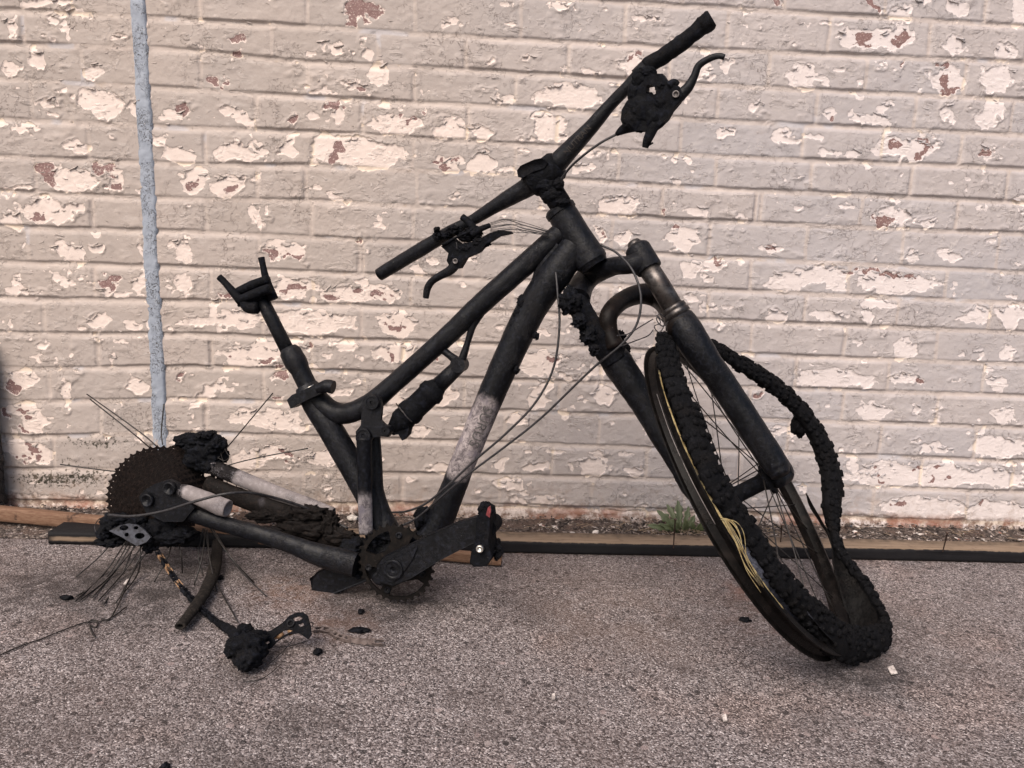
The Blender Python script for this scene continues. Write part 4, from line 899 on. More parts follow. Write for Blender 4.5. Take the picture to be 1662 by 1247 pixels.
V, F = wire([BP(826, 378, .026), BP(850, 378, .02), FP(886, 379, .03)], .0006); mesh_obj('frayed_wire', V, F, M_cable, lb)
V, F = wire([BP(738, 388, .03), BP(741, 395, .034), BP(742, 406, .036)], .0007); mesh_obj('frayed_wire', V, F, M_cable, lb)

# ---------------------------------------------------------------- fork
OL, OR_ = -.065, .065
def WF(x, y, off): return WP(x, y, off)
mb = MB()
cr_pts = [(938, 486, 20, -.060), (943, 466, 20, -.054), (955, 450, 19, -.040), (974, 440, 17, -.01), (998, 432, 15, .02), (1022, 430, 15, .045), (1042, 424, 22, .062)]
ptube(mb, WF, cr_pts, seg=18, flat=1.0)
crA, crB = WP(1033, 402, OR_), WP(1054, 438, OR_); d = crB-crA; L = np.linalg.norm(d); d /= L; r = px2m(21.5, crA)
V, F = lathe([(-.004, 0), (-.004, r*.7), (0, r*.93), (.004, r), (L-.003, r*1.03), (L, r*.98), (L, 0)], crA, d, 28); mb.add(V, F)
fork = mb.build('fork', M_frame, bike, sharp=40)
V, F = lathe([(-.013, 0), (-.013, r*.45), (-.009, r*.55), (-.003, r*.60), (0, r*.6), (0, 0)], crA + d*.001, d, 14); mesh_obj('top_cap', V, F, M_steel, fork)
mb = MB(); ptube(mb, WP, [(1050, 432, 17.5), (1072, 465, 17), (1100, 512, 17)], OR_, seg=26, smooth=False); mb.build('stanchion', M_steel, fork)
mb = MB(); ptube(mb, WP, [(938, 466, 19), (936, 488, 19), (948, 512, 18), (966, 540, 20), (988, 570, 22), (999, 586, 23)], OL, seg=20, rough=.0022, rs=80)
for x, y, a1, b1, s in [(926, 490, 17, 17, 91), (924, 475, 9, 9, 92), (956, 545, 12, 12, 93), (1008, 565, 12, 9, 94), (1004, 545, 9, 8, 95), (965, 568, 9, 8, 96), (940, 522, 10, 10, 97), (983, 545, 14, 12, 98)]:
    P0 = WP(x, y, OL+.008); V, F = blob(P0, (px2m(a1, P0), .016, px2m(b1, P0)), rough=.4, fs=1.5, sub=3, seed=s); mb.add(V, F)
mb.build('stanchion', M_char, fork)
# cracked seal ring on the right leg
sA, sB = WP(1091, 498, OR_), WP(1107, 524, OR_); d = sB-sA; L = np.linalg.norm(d); d /= L; r = px2m(20.5, sA)
V, F = lathe([(0, r*.9), (.001, r*1.04), (.007, r*1.06), (.008, r*.98), (.011, r*1.10), (.017, r*1.12), (.018, r*1.0), (.024, r*1.05)], sA, d, 28); mesh_obj('dust_seal', V, F, M_steel, fork)
mb = MB(); ptube(mb, WP, [(1102, 516, 23), (1114, 536, 26), (1130, 562, 26), (1150, 592, 23.5), (1176, 628, 22.5), (1214, 686, 22), (1246, 735, 22), (1260, 757, 21), (1268, 772, 15)], OR_, seg=24, rough=.0005)
ptube(mb, WP, [(1266, 752, 14, .066), (1272, 768, 17, .06), (1262, 782, 12, .05)], seg=14, rough=.001)
lr = mb.build('lower_leg', M_frame, fork)
mb = MB(); ptube(mb, WP, [(996, 578, 23), (1003, 590, 25), (1024, 622, 24), (1044, 653, 22), (1075, 705, 21), (1104, 754, 20), (1124, 790, 19), (1134, 806, 16)], OL, seg=24, rough=.0010)
mb.build('lower_leg', M_frame, fork)
mb = MB(); ptube(mb, WF, [(998, 565, 16, -.05), (988, 538, 15, -.045), (989, 510, 15, -.03), (1012, 487, 15, -.01), (1046, 477, 17, .015), (1076, 487, 19, .035), (1096, 512, 22, .055), (1106, 534, 22, .062)], seg=18)
mb.build('brace_arch', M_arch, fork)
mb = MB()
for pts in ([(1066, 512), (1072, 524), (1062, 530), (1070, 540), (1078, 526), (1068, 514)], [(1080, 515), (1070, 510), (1066, 520), (1076, 530), (1084, 522)], [(1002, 545), (1020, 542), (1040, 530), (1060, 518)], [(1008, 562), (1035, 552), (1052, 545), (1060, 536)]):
    V, F = wire([WP(x, y, .06 if x > 1050 else .04) for x, y in pts], .0009); mb.add(V, F)
mb.build('burnt_wire_tangle', M_cable, fork)

# ---------------------------------------------------------------- front wheel
wx = np.cross(NW, [0, 1, 0]); wx /= np.linalg.norm(wx); wy = np.cross(NW, wx); RW = .285
def wpt(a, r=RW, off=0.0): return HUB + NW*off + r*(math.cos(a)*wx + math.sin(a)*wy)
prof = [(-.013, .000), (-.014, -.012), (-.008, -.018), (0, -.021), (.008, -.018), (.014, -.012), (.013, .0), (.011, .0), (.010, -.008), (0, -.012), (-.010, -.008), (-.011, .0)]
V = []; F = []; NR = 160; m = len(prof)
for i in range(NR):
    a = 2*math.pi*i/NR
    for o, dr in prof: V.append(wpt(a, RW+.004+dr, o+.002*math.sin(3*a)))
for i in range(NR):
    for j in range(m): F.append((i*m+j, i*m+(j+1) % m, ((i+1) % NR)*m+(j+1) % m, ((i+1) % NR)*m+j))
fw = mesh_obj('front_wheel', V, F, M_rim, bike); fw.data.set_sharp_from_angle(angle=math.radians(40))
V, F = lathe([(-.064, 0), (-.064, .009), (-.050, .009), (-.048, .024), (-.036, .027), (-.034, .019), (-.02, .014), (.02, .014), (.030, .018), (.032, .026), (.038, .027), (.040, .02), (.050, .012), (.064, .010), (.064, 0)], HUB, NW, 26)
Vn = np.array(V); Vn += (vnoise(Vn*110, 8)*.0012)[:, None]*np.array([.6, .4, .7]); hubo = mesh_obj('hub', list(Vn), F, M_char, fw)
rr_ = random.Random(5)
for i in range(32):
    a = 2*math.pi*(i+.5)/32; sd = 1 if i % 2 else -1; cr = (1 if (i//2) % 2 else -1)*.95
    p1 = wpt(a, RW-.016, 0); p0 = HUB + NW*.034*sd + .024*(math.cos(a+cr)*wx + math.sin(a+cr)*wy)
    if i in (3, 17): continue
    mid = (p0+p1)/2 + NW*rr_.uniform(-.004, .004)
    V, F = wire([p0, mid, p1], .00105, n=4); mesh_obj('spoke', V, F, M_spoke, fw)
# collapsed tyre: the tread fallen to one side of the rim, then torn loose round the far side
def YP(x, y, Y): return onY(x, y, Y)
tA = [(1078, 546, 12, .030), (1086, 590, 17, .034), (1097, 625, 18, .036), (1122, 686, 19, .036), (1142, 741, 19, .034), (1165, 788, 19, .032), (1194, 832, 18, .030), (1222, 872, 16, .030), (1245, 908, 16, .028), (1268, 940, 17, .028), (1293, 970, 19, .026), (1323, 1003, 24, .022), (1352, 1036, 28, .018)]
tB = [(1386, 1062, 27, -.625), (1416, 1054, 24, -.605), (1437, 1028, 15, -.575), (1428, 992, 13, -.54), (1400, 945, 14, -.49), (1366, 900, 12, -.44), (1353, 864, 11, -.40), (1349, 828, 22, -.36), (1350, 785, 25, -.33), (1340, 738, 24, -.30), (1316, 690, 20, -.29), (1282, 648, 18, -.29), (1238, 613, 17, -.31), (1195, 587, 15, -.34), (1160, 565, 12, -.37), (1120, 546, 11, -.41), (1088, 538, 11, -.45)]
CT = [WP(x, y, o) for x, y, _, o in tA] + [YP(x, y, Y) for x, y, _, Y in tB]
RT = [px2m(q[2], c) for q, c in zip(tA + tB, CT)]
RT = [r_*(1.14 if 2 < i_ < 10 or i_ > 17 else 1.04) for i_, r_ in enumerate(RT)]
for i, c in enumerate(CT):
    if c[2] - RT[i] < .0: CT[i] = c + np.array([0, 0, RT[i]-c[2]])
mbt = MB(); V, F = tube(CT, RT, seg=20, n=9, flat=.55, rough=.0018, rs=90); mbt.add(V, F)
tyre = mbt.build('tyre', M_tyre, fw)
# tread blocks
mbk = MB(); C = catmull(CT, 9); C = np.array(C); t = np.linspace(0, len(CT)-1, len(C)); Rr = np.interp(t, range(len(CT)), RT)
s = np.concatenate([[0], np.cumsum(np.linalg.norm(np.diff(C, axis=0), axis=1))]); T = np.gradient(C, axis=0); T /= np.linalg.norm(T, axis=1)[:, None]
a_ = np.array([0, -1.0, .13]); frames = []
for i in range(len(C)):
    x = a_ - T[i]*(a_@T[i]); x /= np.linalg.norm(x); frames.append((x, np.cross(T[i], x))); a_ = x
nb_ = int(s[-1]/.0180)
for k in range(nb_):
    i = int(np.searchsorted(s, (k+.5)*.0180)); i = min(i, len(C)-1); x, y = frames[i]
    for th in (-1.5, -.95, -.35, .3, .95, 1.5, 2.3, -2.3):
        if rr_.random() < .18: continue
        th2 = th + (.18 if k % 2 else -.18)
        nrm = math.cos(th2)*x/.55 + math.sin(th2)*y; nrm /= np.linalg.norm(nrm); P0 = C[i] + Rr[i]*(math.cos(th2)*x*.55 + math.sin(th2)*y) - nrm*.0006
        sd = np.cross(T[i], nrm); q = rr_.uniform(.6, 1.0)
        V, F = box(P0, (.0115*q, .0092*q, .0090*q), T[i]+sd*rr_.uniform(-.25, .25), sd, nrm, bev=.0008); V = np.array(V); V = V + (vnoise(V*230, 3)*.0008)[:, None]*nrm + (vnoise(V*200, 5)*.0009)[:, None]*sd; mbk.add(list(V), F)
mbk.build('tread_blocks', M_tyre, tyre)
# torn flap hanging from the loose tyre
V, F = blob(YP(1298, 690, -.29), (.014, .008, .020), rough=.3, sub=3, seed=7); mesh_obj('torn_flap', V, F, M_tyre, tyre)
def ribbon(A, B, name, mat, parent, n=10, k=7, sag=.006, th=.002, rough=.0016, nrm=NW):
    A = np.array(catmull(A, n)); B = np.array(catmull(B, n)); m_ = min(len(A), len(B)); V = []
    for i in range(m_):
        ia = i*(len(A)-1)/(m_-1); 
        for j in range(k):
            u_ = j/(k-1); p = A[i]*(1-u_)+B[i]*u_ - nrm*sag*math.sin(math.pi*u_); V.append(p)
    V = np.array(V); V = V + nrm*(vnoise(V*60, 9)*rough)[:, None]; n0 = len(V); V2 = V + nrm*th; F = []
    for i in range(m_-1):
        for j in range(k-1):
            q = (i*k+j, i*k+j+1, (i+1)*k+j+1, (i+1)*k+j); F.append(q); F.append(tuple(n0+z for z in q[::-1]))
    for i in range(m_-1):
        for j in (0, k-1): F.append((i*k+j, (i+1)*k+j, n0+(i+1)*k+j, n0+i*k+j))
    return mesh_obj(name, list(V)+list(V2), F, mat, parent)
L1 = [(1064, 560), (1062, 620), (1078, 690), (1104, 755), (1134, 820), (1172, 886), (1212, 946), (1262, 1004), (1318, 1050), (1362, 1068)]
L2 = [(1076, 552), (1090, 620), (1116, 686), (1138, 741), (1164, 795), (1196, 848), (1228, 894), (1264, 942), (1304, 988), (1352, 1044)]
ribbon([WP(x, y, -.012) for x, y in L1], [WP(x, y, .026) for x, y in L2], 'sidewall', M_side, tyre)
L3 = [(1308, 800), (1345, 870), (1352, 920), (1368, 980), (1385, 1040), (1392, 1066)]; Y3 = [-.40, -.44, -.47, -.51, -.56, -.60]
L4 = [(1335, 850), (1366, 888), (1392, 930), (1416, 980), (1424, 1020), (1415, 1055)]; Y4 = [-.38, -.43, -.48, -.53, -.57, -.60]
ribbon([YP(x, y, Y) for (x, y), Y in zip(L3, Y3)], [YP(x, y, Y) for (x, y), Y in zip(L4, Y4)], 'sidewall', char_mat('brown_tyre_casing', base=(.0018, .0016, .0016), hi=(.006, .005, .0048), crust=.0022), tyre, sag=.012, nrm=np.array([.2, -.9, .3]))
# pale bead fibres peeling off the near side of the rim
def SW(x, y, off=0.0):
    # a point on the near sidewall, between its rim edge L1 and its tread edge L2
    ys1 = [p[1] for p in L1]; xa = np.interp(y, ys1, [p[0] for p in L1]); xb = np.interp(y, [p[1] for p in L2], [p[0] for p in L2])
    f = min(max((x-xa)/max(xb-xa, 1), 0), 1); Q = WP(x, y, -.012+.038*f); tc = CAM-Q; tc /= np.linalg.norm(tc); return Q + tc*(.007+off)
mb = MB(); fb = [(1067, 572), (1070, 620), (1082, 675), (1100, 728), (1122, 785), (1142, 835), (1158, 868), (1180, 910), (1212, 955), (1250, 990)]
def RimP(y, off=.0165, r=.2935):
    # the point of the near rim edge seen at height y of the photo, left side
    best = None
    for a in np.linspace(0, 2*math.pi, 720):
        q = wpt(a, r, off); d_ = (q-CAM)@CF; px = PW/2+FPX*((q-CAM)@CR)/d_; py = PH/2-FPX*((q-CAM)@CU)/d_
        if px > 1120 + max(0, (y-700))*.55: continue
        if best is None or abs(py-y) < best[0]: best = (abs(py-y), q)
    return best[1]
C = [RimP(y) for x, y in fb]; R = [px2m(w_, c) for w_, c in zip((.8, 1.2, 1.7, 2.0, 2.3, 2.4, 2.2, 1.8, 1.3, .7), C)]; V, F = tube(C, R, seg=8, n=8, rough=.0006, rs=160, flat=.4); mb.add(V, F)
for k in range(9):
    x0 = rr_.uniform(-2, 6); e = rr_.uniform(0, 1)
    pts = [(1143+x0*.3, 838+e*6), (1158+x0+e*8, 852+x0), (1168+x0*2+e*10, 872+x0*2), (1172+x0*1.5+e*6, 896+e*8)] if k % 2 else [(1150+x0*.5, 846), (1164+x0, 880), (1176+x0*1.6, 912+e*8), (1200+x0, 944+e*12)]
    V, F = wire([RimP(b) + (wx*.0 + NW*(a-np.interp(b, [p[1] for p in fb], [p[0] for p in fb]))*.0009) + (CAM-RimP(b))*.003 for a, b in pts], .00055, seg=5); mb.add(V, F)
mb.build('bead_fibre', M_fibre, tyre)
V, F = tube([RimP(y, .004, .292) for x, y in [(1075, 640), (1092, 706), (1118, 770), (1142, 815), (1158, 850)]], .0006, seg=6); mesh_obj('bead_wire', V, F, M_strut, tyre)

# ---------------------------------------------------------------- cables
def cable(name, pts, r):
    V, F = tube(pts, r, seg=10, n=9); mesh_obj(name, V, F, M_cable, bike)
cable('cable', [FP(902, 440, .025), FP(905, 475, .035), FP(908, 530, .045), FP(898, 598, .05), FP(868, 655, .055), FP(820, 705, .055), (FP(770, 748, .05)), FP(725, 790, .045), FP(690, 818, .035), FP(660, 830, .02), FP(636, 832, .0)], .0020)
cable('cable', [FP(975, 398, .03), FP(1000, 410, .04), FP(1026, 438, .06), FP(1040, 480, .075), FP(1034, 525, .08), FP(1008, 560, .08), FP(960, 600, .075), FP(880, 677, .065), FP(820, 725, .06), FP(760, 770, .055), FP(715, 808, .045), FP(675, 842, .035), FP(640, 858, .03), FP(610, 872, .02)], .0019)
cable('cable', [BP(1001, 218, .026), BP(975, 232, .03), BP(945, 254, .03), BP(922, 276, .02), BP(905, 302, .01), FP(900, 330, .0)], .0020)
cable('cable', [FP(176, 836, .09), FP(215, 838, .10), FP(265, 830, .10), (FP(320, 813, .10)), FP(365, 802, .09), FP(405, 800, .06), FP(445, 808, .02), FP(495, 824, -.02), FP(530, 842, -.04), FP(565, 858, -.04)], .0026)

# ================================================================ TIMBERS, WEED AND BITS ON THE GROUND
def board(A, B_, wid, hei, name, mat, label, cat, n=120, rough=.0012, face=None, parent=None, taper=(1, 1)):
    """squared timber from A to B_ (centre of its underside), rounded and slightly uneven"""
    A, B_ = np.array(A, float), np.array(B_, float); t = (B_-A)/np.linalg.norm(B_-A); up = np.array([0, 0, 1.0]); s = np.cross(t, up); s /= np.linalg.norm(s); up = np.cross(s, t)
    w_, h_ = wid/2, hei; e = min(.003, hei*.15)
    sec = []
    for (x0, y0), (x1, y1) in (((-w_+e, 0), (w_-e, 0)), ((w_, e), (w_, h_-e)), ((w_-e, h_), (-w_+e, h_)), ((-w_, h_-e), (-w_, e))):
        for k in range(5): sec.append((x0+(x1-x0)*k/4, y0+(y1-y0)*k/4))
    m = len(sec); V = []; F = []
    for i in range(n+1):
        u_ = i/n; k = taper[0]+(taper[1]-taper[0])*u_
        for x, y in sec: V.append(A+(B_-A)*u_ + s*x*k + up*y*k)
    for i in range(n):
        for j in range(m): F.append((i*m+j, i*m+(j+1) % m, (i+1)*m+(j+1) % m, (i+1)*m+j))
    F.append(tuple(range(m))[::-1]); F.append(tuple(n*m+j for j in range(m)))
    V = np.array(V); L = V@t; q = np.stack([L*6, (V@s)*120, (V@up)*120], 1)
    V = V + s*(vnoise(q, 3)*rough)[:, None] + up*((vnoise(q+9, 5)*rough)*((V-A)@up > e))[:, None]
    o = mesh_obj(name, list(V), F, mat, parent); o.data.set_sharp_from_angle(angle=math.radians(50))
    if label: tag(o, label, cat)
    return o
def wood(name, pale, dark, charfn=None, sc=(2.0, 60, 60), grain=.0006):
    g = NT(name); P = g.geo(); n = g.noise(g.mapping(P, sc), 6, 5, .6); n2 = g.noise(P, 40, 5, .65)
    c = g.mix(g.sstep(n, .35, .65), pale, dark); c = g.mix(g.math('MULTIPLY', g.sstep(n2, .55, .72), .5), c, (dark[0]*.35, dark[1]*.3, dark[2]*.3))
    r = .75
    if charfn: k = charfn(g, P, n2); c = g.mix(k, c, g.mix(n2, (.003, .003, .004), (.012, .011, .012)))
    return g.out(c, r, g.bump(g.math('ADD', g.math('MULTIPLY', n, grain), g.math('MULTIPLY', n2, grain)), 1, 1), spec=.2)
k0, k1 = onZ(92, 884), onZ(1500, 911.5); kd = (k1-k0)/np.linalg.norm(k1-k0); ks = np.array([-kd[1], kd[0], 0])
KH = .026; kw = .068
xa = onZ(78, 884); ka = k0 + kd*((xa-k0)@kd); kb = k0 + kd*((2.7-k0[0])/kd[0])
def kerb_char(g, P, n2):
    m = g.n.new('ShaderNodeVectorMath'); m.operation = 'DOT_PRODUCT'; g._in(m, 0, P); m.inputs[1].default_value = tuple(ks)
    f = g.math('SUBTRACT', m.outputs['Value'], float(k0@ks))                         # distance back from the front face
    zz = g.sep(P)[2]; front = g.sstep(g.math('ADD', f, g.math('MULTIPLY', n2, .008)), .0085, .0055)
    left = g.sstep(g.math('ADD', g.sep(P)[0], g.math('MULTIPLY', n2, .08)), float(onZ(620, 905)[0]), float(onZ(520, 903)[0]))
    k = g.math('MAXIMUM', front, left)
    oc = onZ(118, 880); sx = g.math('MULTIPLY', g.sstep(g.sep(P)[0], float(onZ(76, 884)[0]), float(onZ(92, 884)[0])), g.sstep(g.sep(P)[0], float(onZ(176, 884)[0]), float(onZ(150, 884)[0])))
    bare = g.math('MULTIPLY', sx, g.math('MULTIPLY', g.sstep(g.math('ADD', zz, g.math('MULTIPLY', n2, .006)), .009, .013), g.sstep(g.math('ADD', zz, g.math('MULTIPLY', n2, .006)), .022, .017)))
    bare = g.math('MULTIPLY', bare, g.sstep(f, .012, .006))
    back = g.math('MULTIPLY', g.sstep(f, .028, .050), .45)
    return g.math('MULTIPLY', g.math('MAXIMUM', k, g.math('MULTIPLY', back, g.sstep(n2, .3, .6))), g.math('SUBTRACT', 1.0, g.math('MULTIPLY', bare, .9)))
M_kerb = wood('edging_timber', (.24, .175, .125), (.16, .115, .08), kerb_char)
board(ka + ks*kw/2, kb + ks*kw/2, kw, KH, 'edging_board', M_kerb, 'long timber edging board along the wall foot, pale top and charred black front', 'timber', n=500, rough=.0009)
# the orange-brown plank lying across it
pA, pB = onZ(-70, 848, .004), onZ(814, 921, .002)
tip = onZ(812, 918)
def plank_char(g, P, n2):
    k1_ = g.near(P, tip, .004, .02); zz = g.sep(P)[2]
    low = g.math('MULTIPLY', g.sstep(g.math('ADD', zz, g.math('MULTIPLY', n2, .012)), .014, .008), .85)
    mid = g.near(P, onZ(660, 905), .12, .22)
    return g.math('MAXIMUM', g.math('MULTIPLY', g.sstep(g.math('ADD', n2, k1_), .9, 1.05), .95), g.math('MULTIPLY', g.sstep(n2, .58, .72), .6))
M_plank = wood('orange_pine', (.19, .115, .075), (.13, .070, .044), plank_char)
pz = np.array([0, 0, 1.0])
board(pA + pz*.000 + np.array([0, .010, .010]), pB + np.array([0, .010, .001]), .022, .030, 'plank', M_plank, 'orange brown pine plank lying aslant under the burnt bicycle with a scorched tip', 'timber', n=200, rough=.0010, taper=(1.05, .72))
# charred upright timber at the left edge
def post():
    c0, c1 = onY(-17, 820, -.035), onY(-34, 568, -.03); V, F = tube([c0, c0*.7+c1*.3, c0*.4+c1*.6, c1, c1+np.array([-.004, .0, .015])], [.033, .030, .026, .024, .020], seg=28, n=22, rough=.0045, rs=38, up=(0, -1, 0))
    V = np.array(V); q = V*np.array([30, 30, 22]); V[:, 0] += .003*np.sign(vnoise(q, 6))*np.abs(vnoise(q, 6))**.4; return list(V), F
V, F = post(); g = NT('charred_timber'); P = g.geo(); v_ = g.voro(g.mapping(P, (1, 1, .8)), 60, 'DISTANCE_TO_EDGE'); n = g.noise(P, 90, 4, .6)
c = g.mix(g.sstep(v_, .0, .12), (.002, .002, .002), g.mix(n, (.006, .006, .0075), (.022, .021, .024))); M_post = g.out(c, .6, g.bump(g.math('ADD', g.math('MULTIPLY', g.sstep(v_, 0, .15), .004), g.math('MULTIPLY', n, .001)), 1, 1))
tag(mesh_obj('charred_post', V, F, M_post), 'charred black upright timber at the far left against the wall', 'timber')
# fragment of burnt rim
C = [onZ(x, y, z) for x, y, z in ((351, 872, .012), (352, 900, .013), (346, 930, .014), (334, 958, .014), (315, 988, .013), (292, 1017, .012))]
for i, c_ in enumerate(C): pass
V, F = tube(C, [px2m(q, c_) for q, c_ in zip((7, 9, 10, 10, 10, 9), C)], seg=14, n=8, flat=.7, rough=.0006, up=(0, 0, 1), hollow=.6)
V = [np.array([v[0], v[1], max(v[2], .001)]) for v in V]
M_frag = char_mat('burnt_rim_piece', base=(.010, .0085, .0075), hi=(.040, .033, .028), crust=.0008, rough=.75)
tag(mesh_obj('rim_fragment', V, F, M_frag), 'curved broken piece of burnt rim lying on the ground below the cassette', 'debris')
# detached derailleur cage
dB = onZ(402, 1078, .022)
dr = empty('derailleur', (float(dB[0]), float(dB[1]), 0), 'melted black derailleur cage lying on the ground with bright chain links in it', 'bike part')
o0 = onZ(402, 1052, .025)
def DP(x, y, z): return onZ(x, y, z)
mb = MB()
for x, y, a, b, z, s in [(400, 1052, 26, 22, .024, 101), (388, 1040, 16, 14, .03, 102), (412, 1038, 20, 12, .03, 103), (404, 1070, 20, 16, .018, 104), (382, 1052, 14, 12, .02, 105), (418, 1058, 14, 14, .02, 106), (396, 1026, 14, 9, .034, 107)]:
    P0 = DP(x, y, z); V, F = blob(P0, (px2m(a, P0), .020, px2m(b, P0)*.95), rough=.26, fs=1.4, sub=3, seed=s); mb.add(V, F)
for i_, v in enumerate(mb.V):
    if v[2] < .001: mb.V[i_] = (v[0], v[1], .001)
mb.build('melted_body', M_char, dr)
nC = np.array([-.05, -.75, .66]); nC /= np.linalg.norm(nC); cO = DP(470, 1030, .028)
def CP(x, y, off=0.0): return onPlane(x, y, cO + nC*off, nC)
V, F = outline(CP, [(410, 1034), (424, 1028), (440, 1024), (458, 1012), (470, 1000), (480, 995), (492, 994), (500, 1000), (505, 1018), (506, 1030), (500, 1038), (492, 1032), (484, 1028), (470, 1030), (452, 1040), (440, 1052), (424, 1060)], .003, 0, nC, holes=[[(476, 1003), (486, 1000), (492, 1004), (486, 1008), (477, 1009)], [(484, 1014), (492, 1011), (494, 1016), (488, 1018)], [(444, 1036), (460, 1024), (468, 1022), (476, 1024), (460, 1032), (448, 1041)], [(428, 1044), (436, 1040), (438, 1044), (432, 1047)]])
V = [np.array([v[0], v[1], max(v[2], .001)]) for v in map(np.array, V)]
mesh_obj('cage_plate', V, F, M_char, dr, smooth=False)
V, F = lathe([(-.003, .004), (.003, .004), (.003, .0065), (-.003, .0065)], CP(472, 1012, .002), nC, 14); mesh_obj('jockey_bolt', V, F, M_black, dr)
for x0, y0, x1, y1 in ((440, 1036, 450, 1031), (449, 1034, 460, 1028), (468, 1028, 482, 1022)):
    V, F = tube([CP(x0, y0, -.004), CP(x1, y1, -.004)], .0048, seg=8, flat=.5); mesh_obj('chain_link', V, F, M_brass, dr)
V, F = tube([DP(350, 1008, .006), DP(362, 1016, .008), DP(372, 1022, .014), DP(384, 1034, .024)], [.005, .006, .007, .010], seg=10, rough=.0015, rs=120); mesh_obj('burnt_strap', [np.array([v[0], v[1], max(v[2], .001)]) for v in V], F, M_char, dr)
V, F = wire([CP(478, 1034), DP(468, 1048, .004), DP(450, 1066, .003), DP(430, 1084, .002)], .0007); mesh_obj('thin_wire', V, F, M_cable, dr)
V, F = wire([CP(446, 1050), DP(462, 1050, .008), DP(480, 1046, .006), DP(500, 1040, .004)], .0007); mesh_obj('thin_wire', V, F, M_cable, dr)
V, F = wire([CP(504, 1010), DP(508, 1012, .012), DP(507, 1018, .008)], .0010); mesh_obj('thin_wire', V, F, M_cable, dr)
# rusted chain lying flat, almost the colour of the paving
M_rustchain = simple_mat('rusted_chain', (.085, .062, .055), (.15, .118, .108), .85, 120, .0004)
lc = chain([onZ(x, y, .005) for x, y in ((510, 1022), (530, 1022), (552, 1034), (578, 1040), (602, 1042), (630, 1044))], 'loose_chain', (M_rustchain, None, ()), None)
tag(lc, 'rusty length of bicycle chain lying flat on the ground right of the melted derailleur', 'chain')
# loose wires
for nm, pts, r, lab in (('loose_wire', [(-10, 1068), (30, 1050), (70, 1036), (105, 1022), (140, 1010), (165, 1008), (185, 1000), (205, 985)], .0011, 'long thin burnt wire trailing over the ground in from the lower left edge'),
                        ('loose_wire', [(142, 1012), (150, 1006), (158, 1010), (156, 1018), (146, 1016), (150, 1028), (155, 1034)], .0013, 'short hooked wire end on the ground below the bundle of spokes'),
                        ('loose_wire', [(395, 1106), (420, 1104), (440, 1092), (456, 1078)], .0007, 'short thin straight wire on the ground beneath the derailleur cage')):
    V, F = wire([onZ(x, y, .0018) for x, y in pts], r); tag(mesh_obj(nm, V, F, M_spoke), lab, 'wire')
# nails standing in the soil behind the edging board
M_nail = simple_mat('rusty_nail', (.035, .018, .012), (.075, .042, .030), .7, 200, .0003)
for (x0, y0), (x1, y1), lab in (((1096, 842), (1093, 890), 'thin rusty nail standing beside the green weed'), ((1269, 852), (1267, 880), 'thin rusty nail seen through the front wheel spokes'), ((1538, 864), (1530, 896), 'thick rusty nail leaning on the edging board at the right')):
    b_ = onZ(x1, y1, KH+.001); t_ = onY(x0, y0, b_[1]+.004); V, F = lathe([(0, .0012), (np.linalg.norm(t_-b_)-.003, .0016), (np.linalg.norm(t_-b_)-.003, .0030), (np.linalg.norm(t_-b_), .0030)], b_, t_-b_, 8)
    tag(mesh_obj('nail', V, F, M_nail), lab, 'nail')
# weed
g = NT('weed_leaf'); P = g.geo(); M_leaf = g.out(g.mix(g.noise(P, 60, 4, .6), (.045, .060, .025), (.10, .115, .055)), .55, g.bump(g.math('MULTIPLY', g.noise(P, 220, 3, .5), .0006), 1, 1)); M_leaf.node_tree.nodes['Principled BSDF'].inputs['Subsurface Weight'].default_value = .0
wb = onZ(1104, 868, .022); weed = empty('weed', tuple(map(float, wb)), 'small green weed growing from the dirt at the foot of the wall', 'plant')
def leaf(base, tipp, wid, bend, seed):
    base, tipp = np.array(base), np.array(tipp); L = np.linalg.norm(tipp-base); t = (tipp-base)/L; s = np.cross(t, [.1, -1, .3]); s /= np.linalg.norm(s); nn = np.cross(s, t); rr = random.Random(seed); V = []; F = []; N = 22
    for i in range(N+1):
        u_ = i/N; lobe = .55+.45*abs(math.sin(u_*math.pi*4.2+seed)); w_ = wid*math.sin(math.pi*min(1, .08+u_*.92))**.7*lobe*(.35+.65*u_ if u_ < .6 else 1)
        c_ = base + t*L*u_ + nn*bend*math.sin(math.pi*u_)*L
        for k in (-1, -.5, 0, .5, 1): V.append(c_ + s*w_*k*(1+.1*rr.uniform(-1, 1)) + nn*abs(k)*w_*.35)
    for i in range(N):
        for k in range(4): F.append((i*5+k, i*5+k+1, i*5+5+k+1, i*5+5+k))
    o = mesh_obj('leaf', V, F, M_leaf, weed); sm = o.modifiers.new('thickness', 'SOLIDIFY'); sm.thickness = .0006
for i, (bx, by, tx, ty, Y, w_, b_) in enumerate([(1102, 866, 1100, 812, -.03, .013, .06), (1100, 864, 1066, 828, -.05, .012, .10), (1098, 862, 1050, 852, -.07, .010, .12), (1102, 862, 1082, 818, -.02, .011, .08), (1106, 864, 1118, 822, -.03, .010, .06), (1104, 866, 1086, 842, -.08, .012, .15),
      (1108, 866, 1128, 836, -.04, .010, .08), (1128, 868, 1148, 836, -.06, .013, .1), (1126, 868, 1138, 848, -.08, .013, .12), (1124, 868, 1122, 846, -.07, .010, .12), (1104, 866, 1070, 850, -.08, .009, .1), (1108, 866, 1112, 842, -.09, .011, .15)]):
    leaf(onY(bx, by, -.055), onY(tx, ty, Y), w_, b_, i+1)
